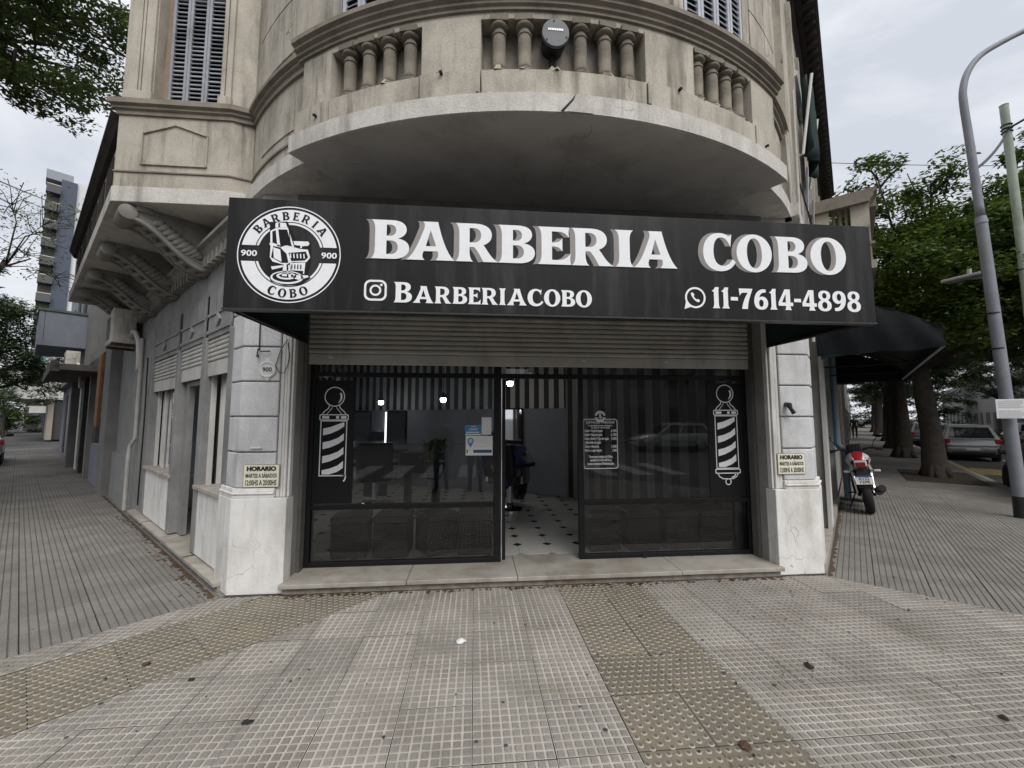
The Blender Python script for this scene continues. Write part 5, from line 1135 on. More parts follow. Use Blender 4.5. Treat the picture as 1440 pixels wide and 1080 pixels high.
def wire(a, b, sag, r, label, name='overhead_wire'):
    a = Vector(a); b = Vector(b); P_ = [a.lerp(b, k/14)-Vector((0,0,sag*4*(k/14)*(1-k/14))) for k in range(15)]; return one(MB().tube(P_, r, 6), name, PLASTIC, label, 'wire')
wire((11.0,7.08,7.6),(14.5,3.5,10.5),.2,.022,'thick bundled wire rising right from the pale green post')
wire((11.0,7.06,7.55),(8.62,6.06,5.9),.10,.024,'dark cable running down from the pale green post to the street lamp')
wire((9.78,10.0,8.7),(13.42,8.72,8.0),.02,.008,'thin wire crossing the sky right of the building eave')
wire((-8.84,8.11,6.0),(-13.45,14.81,8.68),.05,.012,'dark wire slanting towards the building at upper left')
wire(tuple(MR@Vector((5.7,.34,4.35))),tuple(MR@Vector((8.3,.2,3.9))),.05,.010,'short black cable under the small right balcony')
# ------------------------------------------------------------------ vehicles
def carpaint(name, c, metal=.3, rough=.3): 
    m = pmat(name, c, tuple(q*.9 for q in c), 3, rough, .0, 30, metallic=metal, coat=.6); return m
CARGLASS = flat('car_glass', (.02,.024,.026), .06, 0, .8); TAILR = flat('tail_red', (.32,.02,.02), .25); LAMPW = flat('lamp_clear', (.6,.6,.58), .2); UNDER = flat('under_black', (.012,.012,.012), .8)
def car(name, label, loc, rz, paint, L_=3.85, Wd=1.66, H=1.43, group=None, hatch=True):
    t = thing(name, label, 'car', loc, rz, group); M = wm(t); hx = L_/2; hw = Wd/2
    st_ = [(-hx,.80,.40,.66),(-hx+.05,.90,.30,.86),(-hx+.35,.97,.24,.94),(-hx+.9,1,.22,.95),(-.1,1,.20,.92),(.75,1,.20,.90),(hx-.75,.99,.22,.86),(hx-.35,.95,.24,.76),(hx-.08,.84,.28,.66),(hx,.70,.34,.56)]
    g = MB(M); ns = 14
    for x, kw, zb, zt in st_:
        w_ = hw*kw; half = [(0,zb),(w_*.80,zb),(w_*.96,zb+.08),(w_,zb+.24),(w_,zt-.20),(w_*.965,zt-.06),(w_*.88,zt),(0,zt+.02)]
        pts = half + [(-y,z) for y,z in half[-2:0:-1]]
        for y,z in pts: g.v.append(M @ Vector((x,y,z)))
    m = 14
    for i in range(len(st_)-1):
        for k in range(m): g.f.append([i*m+k,i*m+(k+1)%m,(i+1)*m+(k+1)%m,(i+1)*m+k]); g.mi.append(0)
    g.f += [list(range(m)), list(range((len(st_)-1)*m, len(st_)*m))]; g.mi += [0,0]
    body = g.build('body', paint, t, smooth='auto')
    rx0 = -hx+ (.42 if hatch else .95); rx1 = .25; bx0 = -hx+.10 if hatch else -hx+.55; bx1 = 1.02; zb = .90; zr = H; wr = hw*.70; wb = hw*.93
    def P(u, v, s):    # u along (0 rear..1 front), v height, s side
        xb = bx0+(bx1-bx0)*u; xr = rx0+(rx1-rx0)*u; x = xb+(xr-xb)*v; b = wb+(wr-wb)*v; z = zb+(zr-zb)*v
        if v >= 1: z += .035*math.sin(PI*min(max(u,0),1))
        return (x, s*b, z)
    g = MB(M); N_ = 6; V_ = [0,.5,.92,1]
    rows = []
    for u in range(N_+1): rows.append([P(u/N_,v,1) for v in V_]+[(P(u/N_,1,1)[0],0,P(u/N_,1,1)[2]+.03)]+[P(u/N_,v,-1) for v in V_[::-1]])
    off = 0
    for r_ in rows:
        for p in r_: g.v.append(M @ Vector(p))
    k9 = len(rows[0])
    for i in range(N_):
        for k in range(k9-1): g.f.append([i*k9+k,(i+1)*k9+k,(i+1)*k9+k+1,i*k9+k+1]); g.mi.append(0)
    g.f += [list(range(k9)), list(range(N_*k9,(N_+1)*k9))]; g.mi += [0,0]
    g.build('cabin', paint, t, smooth='auto')
    def out(p, n): return (p[0]+n[0], p[1]+n[1], p[2]+n[2])
    for s in (-1,1):
        for u0,u1 in ((.06,.30),(.33,.60),(.63,.93)):
            n = (0,.006*s,.003); q4 = [out(P(u0,.10,s),n),out(P(u1,.10,s),n),out(P(min(u1,.95),.86,s),n),out(P(max(u0,.05),.86,s),n)]; MB(M).quad(*q4).build('side_window', CARGLASS, t)
    e = .012
    q4 = [P(0,.08,.84),P(0,.08,-.84),P(0,.88,-.86),P(0,.88,.86)]; MB(M).quad(*[(a-e,b,c) for a,b,c in q4]).build('rear_window', CARGLASS, t)
    q4 = [P(1,.05,.90),P(1,.05,-.90),P(1,.92,-.90),P(1,.92,.90)]; MB(M).quad(*[(a+e,b,c+e) for a,b,c in q4]).build('windscreen', CARGLASS, t)
    for s in (-1,1):
        MB(M).obox((-hx+.10,s*hw*.86,.80),(.16,.22,.17)).build('tail_light', TAILR, t, bevel=.02); MB(M).obox((hx-.16,s*hw*.74,.63),(.20,.30,.14),Matrix.Rotation(R(-20)*0,4,'Y')).build('headlight', LAMPW, t, bevel=.03)
        MB(M).obox((.80,s*(hw+.09),.98),(.10,.18,.13)).build('mirror', PLASTIC, t, bevel=.03)
        MB(M).obox((0,s*hw*1.003,.52),(L_*.5,.012,.03)).build('side_strip', PLASTIC, t)
    MB(M).obox((-hx+.02,0,.50),(.12,Wd*.86,.16)).build('rear_bumper', paint, t, bevel=.03); MB(M).obox((hx-.03,0,.42),(.12,Wd*.74,.16)).build('front_bumper', paint, t, bevel=.03)
    MB(M).obox((-hx-.05,0,.50),(.01,.40,.10)).build('number_plate', PAPER, t); MB(M).obox((-hx+.02,0,.32),(.10,Wd*.7,.10)).build('valance', UNDER, t)
    MB(M).box(-hx+.3,hx-.3,-hw*.8,hw*.8,.16,.30).build('underside', UNDER, t)
    for x in (-L_*.32,L_*.325):
        for s in (-1,1):
            mm = M @ Matrix.Translation((x,s*(hw-.10),.29)) @ Matrix.Rotation(PI/2,4,'X')
            w_ = MB(mm).lathe([(.17,-.085),(.27,-.09),(.292,-.06),(.292,.06),(.27,.09),(.17,.085)], n=22).build('wheel', RUBBER, t, smooth='auto'); MB(mm).lathe([(0,-.088),(.06,-.094),(.17,-.084)], n=16).build('rim', ALU, w_); MB(mm).lathe([(.17,.084),(.06,.094),(0,.088)], n=16).build('rim', ALU, w_)
            MB(mm).lathe([(.30,-.101),(.345,-.101),(.345,.02),(.30,.02)], n=22).build('wheel_arch', UNDER, t)
    return t
SILV = carpaint('silver_paint', (.36,.36,.36), .5, .3); GREYC = carpaint('grey_paint', (.16,.16,.165), .4, .3); BLKC = carpaint('black_car_paint', (.012,.012,.013), .1, .15); WHC = carpaint('white_car_paint', (.62,.62,.61), 0, .25)
def rloc(t, p, z=-.135): return tuple(MR @ Vector((t,p,z)))
def lloc(t, p, z=-.135): return tuple(ML @ Vector((-t,p,z)))
car('hatchback_car', 'silver hatchback parked behind the big tree trunk, seen from the rear', rloc(26.6,-3.62), R(45), SILV, group='cars along the right street')
car('parked_car', 'grey car at the right edge of the photo behind the street lamp', rloc(13.75,-3.55), R(45), GREYC, 4.1, 1.7, 1.45, 'cars along the right street')
car('parked_car', 'dark car parked ahead of the silver hatchback', rloc(38,-3.5), R(45), GREYC, 4.2, 1.7, 1.45, 'cars along the right street')
car('parked_car', 'dark car far down the right street beside the tree trunks', rloc(53,-3.6), R(45), BLKC, 4.2, 1.7, 1.45, 'cars along the right street')
car('parked_car', 'silver car parked across the right street', rloc(42,-8.6), R(45), SILV, 4.2, 1.7, 1.42, 'cars along the right street')
car('parked_car', 'black car at the left edge of the photo', lloc(23.9,-1.13,-.0), R(135), BLKC, 4.0, 1.7, 1.4)
car('parked_car', 'white car parked behind the viewer, seen as a reflection in the shop glass', (10.5,-12.5,-.135), R(180), WHC, 4.1, 1.7, 1.45)
# ------------------------------------------------------------------ motorcycle
def motorcycle():
    tilt = Matrix.Rotation(R(-7),4,'X')
    t = thing('motorcycle', 'white and red motorcycle parked against the right street wall', 'motorcycle', tuple(MR @ Vector((9.30,-.14,0))), R(45+2), tilt=tilt); M = wm(t)
    WHT = pmat('moto_white', (.62,.61,.60), (.55,.54,.53), 5, .3, .0, 30, coat=.5); RED = flat('moto_red', (.42,.02,.03), .3)
    for x, wd, nm in ((0,.062,'rear_wheel'),(1.27,.048,'front_wheel')):
        mm = M @ Matrix.Translation((x,0,.305)) @ Matrix.Rotation(PI/2,4,'X')
        w_ = MB(mm).lathe([(.225,-wd*.8),(.265,-wd),(.29,-wd*.8),(.303,-wd*.35),(.305,0),(.303,wd*.35),(.29,wd*.8),(.265,wd),(.225,wd*.8)], n=30).build(nm, RUBBER, t, smooth=True)
        MB(mm).lathe([(.205,-.03),(.228,-.035),(.228,.035),(.205,.03)], n=26).build('rim', BLACKM, w_); MB(mm).lathe([(.04,-.07),(.04,.07)], n=10).build('hub', ALU, w_)
        g = MB(mm)
        for k in range(5): a = 2*PI*k/5; g.tube([(.03*math.cos(a),.03*math.sin(a),0),(.21*math.cos(a+.12),.21*math.sin(a+.12),0)], .013, 6)
        g.build('spokes', BLACKM, w_); MB(mm).lathe([(.09,.045),(.12,.045),(.12,.05),(.09,.05)], n=18).build('brake_disc', ALU, w_)
    for s in (-1,1):
        MB(M).tube([(0,s*.10,.305),(.45,s*.09,.40)], .022, 8).build('swing_arm', BLACKM, t); MB(M).tube([(.02,s*.11,.33),(.16,s*.12,.66)], .025, 8).build('shock_absorber', CHROME, t)
        MB(M).tube([(1.27,s*.085,.305),(1.13,s*.085,.78),(1.07,s*.075,.95)], .022, 8).build('fork_leg', ALU, t)
        MB(M).tube([(1.02,s*.06,.98),(.98,s*.20,1.03),(.90,s*.36,1.01)], .018, 8).build('handlebar', BLACKM, t); MB(M).tube([(.92,s*.30,1.012),(.885,s*.39,1.005)], .026, 8).build('grip', RUBBER, t)
        MB(M).tube([(.95,s*.25,1.04),(.93,s*.30,1.16),(.92,s*.36,1.24)], .007, 6).build('mirror_stalk', BLACKM, t)
        MB(M @ Matrix.Translation((.905,s*.38,1.255)) @ Matrix.Rotation(PI/2,4,'Y') @ Matrix.Diagonal((.62,1,1,1))).lathe([(0,-.02),(.06,-.018),(.066,.0),(.06,.012),(.0,.020)], n=16).build('mirror', PLASTIC, t, smooth=True)
        MB(M @ Matrix.Translation((.89,s*.38,1.255)) @ Matrix.Rotation(-PI/2+.4,4,'Y') @ Matrix.Diagonal((.62,1,1,1))).lathe([(.066,.005),(0,.006)], n=16).build('mirror_glass', MIR, t)
        MB(M).tube([(-.02,s*.08,.72),(-.04,s*.17,.71)], .008, 6).build('indicator_stalk', BLACKM, t); MB(M).obox((-.045,s*.20,.71),(.04,.09,.04)).build('indicator', LAMPW, t, bevel=.012)
        MB(M).ext([(s*.12,.66),(s*.155,.70),(s*.13,.80),(s*.10,.82)], .0, .48, 'x').build('side_panel', WHT, t)
        MB(M).tube([(.42,s*.10,.30),(.36,s*.24,.30)], .013, 6).build('foot_peg', RUBBER, t)
    g = MB(M); secs = [(.50,.10,.70,.84),(.58,.15,.68,.93),(.72,.185,.68,.99),(.86,.17,.70,.99),(.97,.10,.76,.95)]
    for x,w_,z0,z1 in secs:
        for a in range(12): q_ = 2*PI*a/12; g.v.append(M @ Vector((x, w_*math.cos(q_), (z0+z1)/2+(z1-z0)/2*math.sin(q_))))
    for i in range(4):
        for k in range(12): g.f.append([i*12+k,i*12+(k+1)%12,(i+1)*12+(k+1)%12,(i+1)*12+k]); g.mi.append(1 if k in (2,3) else 0)
    g.f += [list(range(12)), list(range(48,60))]; g.mi += [0,0]
    g.build('fuel_tank', [WHT, RED], t, smooth=True)
    MB(M).ext([(-.02,.82),(.10,.80),(.30,.76),(.55,.78),(.55,.84),(.32,.83),(.12,.88),(-.06,.90)], -.12, .12, 'y').build('seat', LEATH, t, bevel=.02)
    MB(M).ext([(-.16,.80),(.05,.72),(.18,.76),(-.02,.88),(-.14,.90)], -.085, .085, 'y').build('tail', WHT, t, bevel=.015); MB(M).obox((-.155,0,.83),(.03,.13,.07)).build('tail_light', TAILR, t, bevel=.01)
    for s in (-1,1): MB(M).tube([(.2,s*.13,.86),(-.05,s*.13,.93),(-.12,s*.08,.93)], .012, 6).build('grab_rail', WHT, t)
    MB(M).ext([(-.10,.74),(-.20,.60),(-.27,.46),(-.22,.44),(-.12,.58),(-.02,.72)], -.08, .08, 'y').build('rear_fender', PLASTIC, t)
    npM = M @ Matrix.Translation((-.265,0,.585)) @ Matrix.Rotation(R(-90),4,'Z') @ Matrix.Rotation(R(-25),4,'X') @ FACE
    MB(npM).box(-.115,.115,-.075,.075,-.003,.003).build('number_plate', PAPER, t); flatmesh([[rect(-.115,.048,.115,.075)]], 'plate_band', flat('plate_blue',(.03,.06,.25),.5), t, npM@Matrix.Translation((0,0,.005)))
    textmesh('A122', .062, INK, t, npM @ Matrix.Translation((0,.0,.006)), bold=.0012, sx=1.05); textmesh('7ZPE', .062, INK, t, npM @ Matrix.Translation((0,-.058,.006)), bold=.0012, sx=1.05)
    MB(M).obox((.60,0,.46),(.44,.32,.38)).build('engine', BLACKM, t, bevel=.04); MB(M).lathe([(.09,-.16),(.11,-.14),(.11,.14),(.09,.16)], (.58,0,.36), 16, Matrix.Rotation(PI/2,4,'X')).build('crankcase', ALU, t, smooth='auto')
    MB(M).tube([(.55,0,.70),(.9,0,.86),(1.06,0,.93)], .03, 8).build('frame', BLACKM, t); MB(M).tube([(.45,0,.72),(.42,0,.42),(.62,0,.26),(.86,0,.36),(1.0,0,.80)], .024, 8).build('cradle', BLACKM, t)
    MB(M).tube([(.80,-.06,.46),(.84,-.12,.28),(.55,-.15,.24),(.30,-.17,.30)], .02, 8).build('exhaust_pipe', CHROME, t, smooth=True); MB(M).tube([(.34,-.17,.29),(.26,-.175,.32),(-.08,-.20,.42),(-.16,-.205,.44)], [.03,.06,.066,.05], 14).build('muffler', PLASTIC, t, smooth='auto')
    MB(M).ext([(1.0,.56),(1.12,.64),(1.30,.63),(1.42,.56),(1.40,.58),(1.30,.66),(1.12,.67),(.99,.59)], -.06, .06, 'y').build('front_fender', PLASTIC, t); MB(M).obox((1.08,0,.98),(.20,.26,.26)).build('headlight_cowl', PLASTIC, t, bevel=.05)
    MB(M).tube([(.48,.14,.28),(.40,.26,.03)], .011, 6).build('side_stand', BLACKM, t)
motorcycle()
# ------------------------------------------------------------------ neighbouring buildings
NBW = pmat('neighbour_plaster', (.23,.225,.218), (.17,.166,.16), 3, .85, .2, 40, stain=(.14,.135,.13), sscale=1.2, samt=.6); NBD = pmat('neighbour_dark', (.07,.068,.066), (.05,.048,.046), 4, .8, .2, 40, stain=(.02,.02,.02), sscale=2, samt=.5)
NBG = pmat('blue_grey_plaster', (.22,.24,.28), (.19,.205,.24), 3, .85, .1, 40, stain=(.10,.11,.12), sscale=1.5, samt=.4); CONC = pmat('canopy_concrete', (.16,.15,.14), (.10,.095,.09), 4, .9, .4, 30, stain=(.04,.04,.035), sscale=2, samt=.7); WOODB = pmat('orange_board', (.28,.115,.035), (.18,.075,.03), 6, .7, .3, 40, stain=(.08,.04,.02), sscale=5, samt=.6)
nb = thing('neighbour_shop', 'grey plaster low shop with a dark concrete canopy left of the corner building', 'building', lloc(16,1.3,0), R(-45))
MB(ML).box(-20.2,-12.02,1.30,3,3.3,5.4).build('upper_wall', NBW, nb); MB(ML).box(-12.9,-12.02,1.16,3,0,3.3).build('pilaster', NBW, nb)
MB(ML).box(-13.55,-12.95,1.28,3,1.55,3.3).build('wall', NBW, nb); MB(ML).box(-15.4,-13.0,1.34,1.5,1.0,1.53).build('shop_window', GLASS2, nb); MB(ML).box(-15.4,-12.91,1.24,1.5,0,.95).build('stall_riser', NBG, nb); MB(ML).box(-15.4,-13.56,1.36,1.5,1.6,3.3).build('dark_opening', NBD, nb)
MB(ML).box(-15.5,-13.0,1.55,1.7,0,3.3).build('back', NBD, nb)
MB(ML).box(-20.2,-15.4,1.30,3,0,3.3).build('wall', NBD, nb); MB(ML).box(-16.2,-15.9,1.18,1.32,0,2.8).build('pilaster', NBW, nb); MB(ML).box(-17.9,-17.5,1.18,1.32,0,2.8).build('pilaster', NBD, nb); MB(ML).box(-19.2,-18.7,1.2,1.32,0,2.8).build('white_door', WHITEP, nb); MB(ML).box(-20.1,-19.9,1.05,1.32,0,3.2).build('pilaster', NBW, nb)
cano = MB(ML).box(-20.4,-15.0,.42,1.30,2.80,2.96).build('canopy', CONC, nb, bevel=.01); MB(ML).box(-20.4,-15.0,.40,.55,2.76,3.02).build('canopy_lip', CONC, nb)
b_ = one(MB(ML).box(-13.5,-12.98,1.10,1.15,1.42,3.05), 'wooden_board', WOODB, 'orange brown board hung upright on the neighbouring shop front', 'board', bevel=.006)
ac(ML @ Matrix.Translation((-17.6,.75,3.0)), .8, .3, .58, 'small white air conditioner standing on the concrete canopy', True)
gb = thing('balcony_house', 'blue grey house with a boxy balcony beyond the concrete canopy', 'building', lloc(23,1.3,0), R(-45))
MB(ML).box(-30,-20.25,1.32,6,0,8.0).build('wall', NBG, gb); bb = MB(ML).box(-24,-20.3,.2,1.32,4.0,4.18).build('balcony', NBG, gb); MB(ML).box(-24,-20.32,.2,.32,4.18,5.15).build('balcony_front', NBG, bb); MB(ML).box(-20.45,-20.32,.33,1.32,4.18,5.15).build('balcony_side', NBG, bb)
GRNR = pmat('green_rail', (.10,.16,.11), (.07,.11,.08), 6, .8); MB(ML).box(-24.02,-20.28,.17,1.34,5.155,5.23).build('planter_edge', GRNR, bb)
for k in range(3): MB(ML).box(-22.1-k*2.6,-21.2-k*2.6,1.28,1.33,.1,2.6).build('door', NBD, gb); MB(ML).box(-22.2-k*2.6,-21.2-k*2.6,1.28,1.33,4.3,6.4).build('window', NBD, gb)
MB(ML).box(-30,-20.3,1.1,1.32,2.95,3.1).build('ledge', NBW, gb)
# far white corner house across the side street
fh = thing('white_corner_house', 'white house with balcony far down the left street', 'building', lloc(52,2.5,0), R(-45)); WHB = pmat('white_plaster', (.62,.61,.59), (.52,.51,.49), 2, .8, .1, 30, stain=(.3,.29,.28), sscale=1, samt=.4)
MB(ML).box(-66,-46,1.4,12,3.0,9).build('upper_wall', WHB, fh); MB(ML).box(-66,-46.2,1.6,12,0,3.0).build('lower_wall', NBD, fh); MB(ML).box(-49,-46,1.3,1.6,0,3.0).build('brick_pier', pmat('pale_brick',(.36,.31,.26),(.30,.26,.22),14,.9,.3,40), fh)
bb = MB(ML).box(-56,-45.4,-.3,1.4,3.0,3.25).build('balcony', WHB, fh); MB(ML).box(-56,-45.4,-.3,-.15,3.25,4.1).build('balcony_front', WHB, bb); g = MB(ML)
for k in range(8): g.box(-45.46,-45.42,-.2+k*.2,-.17+k*.2,3.9,4.7)
g.box(-45.48,-45.40,-.3,1.4,4.7,4.76); g.build('railing', PLASTIC, bb); MB(ML).box(-45.5,-45.4,-.3,1.4,3.25,3.9).build('balcony_side', WHB, bb); MB(ML).box(-46.1,-45.7,.4,1.2,2.0,2.5).build('awning_box', WHB, fh)
# tower
TWR = pmat('tower_slate', (.085,.10,.14), (.075,.088,.125), .2, .7, .0); TWW = pmat('tower_white', (.72,.73,.74), (.64,.65,.66), .3, .8, .0); TWG = pmat('tower_glazing', (.085,.072,.055), (.06,.052,.042), .6, .4, .0)
tw = thing('apartment_tower', 'tall slate blue and white apartment tower far down the left street', 'building', (-62.35,64.9,0), R(44))
TM = wm(tw)
MB(TM).box(.0,1.65,0,6,0,37.6).build('slate_wall', TWR, tw); MB(TM).box(1.66,3.3,.3,8,0,37.9).build('white_wall', TWW, tw); MB(TM).box(-1.4,-.02,.5,6,0,36.3).build('balcony_core', TWG, tw)
for k in range(13):
    z = 2.0+k*2.75; MB(TM).box(-1.48,-.01,-.6,.5,z,z+.22).build('balcony_slab', TWR, tw); MB(TM).box(-1.46,-.01,-.6,-.55,z+.22,z+1.2).build('balcony_glass', flat('tower_rail_glass',(.10,.10,.09),.2) if 'tower_rail_glass' not in MT else MT['tower_rail_glass'], tw); MB(TM).box(-1.46,-.01,-.62,-.54,z+1.2,z+1.28).build('rail', TWW, tw)
MB(TM).box(-1.6,1.2,1,4,37.6,39).build('roof_parapet', flat('haze_glass',(.30,.32,.35),.3), tw)
MB(TM).box(-.4,.5,-1.0,.2,8.5,15.5).build('green_glass_lift', flat('teal_glass',(.10,.20,.21),.2), tw)
# right street neighbours
rn = thing('brick_house', 'plastered house with a brick pier and a balcony along the right street', 'building', rloc(18,.4,0), R(45)); BRK = pmat('brick_red', (.26,.10,.07), (.20,.08,.06), 20, .9, .3, 60)
MB(MR).box(14.45,30,.34,6,0,7.5).build('wall', NBW, rn); MB(MR).box(14.6,15.6,.30,.345,0,2.4).build('brick_pier', BRK, rn); MB(MR).box(16.3,17.3,.32,.345,.1,2.3).build('door', NBD, rn); MB(MR).box(15.7,16.2,.25,.345,0,2.6).build('pale_pier', pmat('pale_stone_pier',(.4,.36,.3),(.3,.27,.23),9,.9), rn)
rb2 = MB(MR).box(18,22,-.4,.34,3.0,3.15).build('balcony', CONC, rn); g = MB(MR)
for k in range(24): g.box(18.05+k*.16,18.08+k*.16,-.4,-.37,3.15,4.0)
for k in range(5): g.box(18.0,18.03,-.38+k*.15,-.35+k*.15,3.15,4.0)
g.box(18,22,-.42,-.35,4.0,4.06); g.box(17.98,18.04,-.4,.34,4.0,4.06); g.build('railing', WHITEP, rb2); MB(MR).box(18.02,18.03,-.37,.34,3.2,3.95).build('railing_panel', NBW, rb2)
rn2 = thing('long_terrace', 'row of low plastered houses far down the right street', 'building', rloc(60,.5,0), R(45)); MB(MR).box(30.2,120,.5,8,0,6).build('wall', NBW, rn2)
for k in range(14): MB(MR).box(32+k*6,33.2+k*6,.46,.51,0,2.4).build('door', NBD, rn2); MB(MR).box(34.5+k*6,36+k*6,.46,.51,.9,2.3).build('window', NBD, rn2)
op = thing('opposite_terrace', 'low plastered houses across the right street behind the trees', 'building', rloc(60,-14,0), R(45)); MB(MR).box(22,120,-22,-14,0,7).build('wall', NBW, op)
for k in range(14): MB(MR).box(24+k*7,25.2+k*7,-14.01,-13.95,0,2.4).build('door', NBD, op); MB(MR).box(27+k*7,29+k*7,-14.01,-13.95,.9,2.4).build('window', NBD, op)
# what the shop glass reflects: the other side of the crossing
for i,(x,w_,h,lab) in enumerate(((-22,14,9,'pale plastered house across the crossing, behind the viewer on the left'),(-4,13,7,'low plastered house across the crossing, straight behind the viewer'),(14,16,10,'tall plastered house across the crossing, behind the viewer on the right'))):
    b = thing('opposite_house', lab, 'building', (x,-24,0)); MB().box(x-w_/2,x+w_/2,-34,-24,0,h).build('wall', [NBW,NBG,NBW][i], b)
    for k in range(int(w_/3)):
        for fl in range(int(h/3.2)): MB().box(x-w_/2+.8+k*3,x-w_/2+2.2+k*3,-24.0,-23.94,fl*3.2+(.1 if fl==0 else .9),fl*3.2+2.5).build('window', NBD, b)
ov = tag(MB().prism([(-26,-23.9),(26,-23.9),(26,-18.5),(-26,-18.5)],-.3,-.0).build('opposite_pavement', SHEET), kind='structure')
# ------------------------------------------------------------------ trees
BARK = pmat('bark', (.085,.07,.058), (.05,.042,.036), 8, .95, .9, 22, dist=.05, stain=(.03,.026,.022), sscale=3, samt=.5); BARKP = pmat('bark_pale', (.20,.175,.15), (.13,.115,.10), 8, .95, .8, 22, dist=.04)
def leafmat(name, c1, c2, tr=.25):
    m = bpy.data.materials.new(name); m.use_nodes = True; N = m.node_tree.nodes; L = m.node_tree.links; b = N['Principled BSDF']; b.inputs['Roughness'].default_value = .5
    t = N.new('ShaderNodeTexCoord'); n = N.new('ShaderNodeTexNoise'); n.inputs['Scale'].default_value = 1.1; n.inputs['Detail'].default_value = 4; L.new(t.outputs['Object'], n.inputs['Vector'])
    wn = N.new('ShaderNodeTexWhiteNoise'); v = N.new('ShaderNodeVectorMath'); v.operation = 'SNAP'; v.inputs[1].default_value = (.12,.12,.12); L.new(t.outputs['Object'], v.inputs[0]); L.new(v.outputs[0], wn.inputs['Vector'])
    ad = N.new('ShaderNodeMath'); ad.operation = 'MULTIPLY_ADD'; ad.inputs[1].default_value = .5; L.new(wn.outputs['Value'], ad.inputs[0]); L.new(n.outputs['Fac'], ad.inputs[2])
    r_ = N.new('ShaderNodeMapRange'); r_.inputs[1].default_value = .45; r_.inputs[2].default_value = 1.05; L.new(ad.outputs[0], r_.inputs[0])
    x = N.new('ShaderNodeMix'); x.data_type = 'RGBA'; x.inputs[6].default_value = (*c1,1); x.inputs[7].default_value = (*c2,1); L.new(r_.outputs[0], x.inputs[0]); L.new(x.outputs[2], b.inputs['Base Color'])
    b.inputs['Transmission Weight'].default_value = 0
    tl = N.new('ShaderNodeBsdfTranslucent'); L.new(x.outputs[2], tl.inputs[0]); ms = N.new('ShaderNodeMixShader'); ms.inputs[0].default_value = tr; o = N['Material Output']; L.new(b.outputs[0], ms.inputs[1]); L.new(tl.outputs[0], ms.inputs[2]); L.new(ms.outputs[0], o.inputs[0]); MT[name] = m; return m
LF_FICUS = leafmat('ficus_leaf', (.03,.062,.014), (.15,.21,.04), .3); LF_DARK = leafmat('dark_leaf', (.022,.042,.014), (.06,.09,.026)); LF_LITE = leafmat('fine_leaf', (.04,.07,.022), (.12,.165,.045), .45)
def crown_mesh(blobs, n, ls, seed, mat, origin, sub=26, clump=.34, drop=.35):
    """leaf faces gathered in clumps spread through the crown's blobs; ls = leaf length"""
    rr = random.Random(seed); vs_ = []; fs = []
    vol = [b[1][0]*b[1][1]*b[1][2] for b in blobs]; tot = sum(vol); ox, oy, oz = origin
    for (c, rad), v in zip(blobs, vol):
        m = max(6, int(sub*(v/tot)*len(blobs))); cl_ = []
        for k in range(m):
            while True:
                x, y, z = rr.uniform(-1,1), rr.uniform(-1,1), rr.uniform(-1,1); d = x*x+y*y+z*z
                if d <= 1 and d > .12: break
            cl_.append((c[0]+x*rad[0], c[1]+y*rad[1], c[2]+z*rad[2], rr.uniform(.55,1.3)))
        cnt = int(n*v/tot)
        for k in range(cnt):
            cx, cy, cz, cs = cl_[rr.randrange(m)]
            a = rr.uniform(0,2*PI); u = rr.uniform(-1,1); q_ = math.sqrt(1-u*u); rd = clump*cs*(rr.random()**.45); px, py, pz = cx+rd*q_*math.cos(a)*1.25, cy+rd*q_*math.sin(a)*1.25, cz+rd*u*.7
            l = ls*rr.uniform(.6,1.25); w_ = l*.42; a2 = rr.uniform(0,2*PI); dz = rr.uniform(-.8,.35); d = Vector((math.cos(a2),math.sin(a2),dz)).normalized(); s = d.cross(Vector((rr.uniform(-.6,.6),rr.uniform(-.6,.6),1))).normalized()*w_/2
            p = Vector((px-ox,py-oy,pz-oz)); i = len(vs_); vs_ += [tuple(p), tuple(p+d*l*.5+s), tuple(p+d*l), tuple(p+d*l*.5-s)]; fs.append((i,i+1,i+2,i+3))
    me = bpy.data.meshes.new('crown'); me.from_pydata(vs_, [], fs); me.materials.append(mat); me.update(); return me
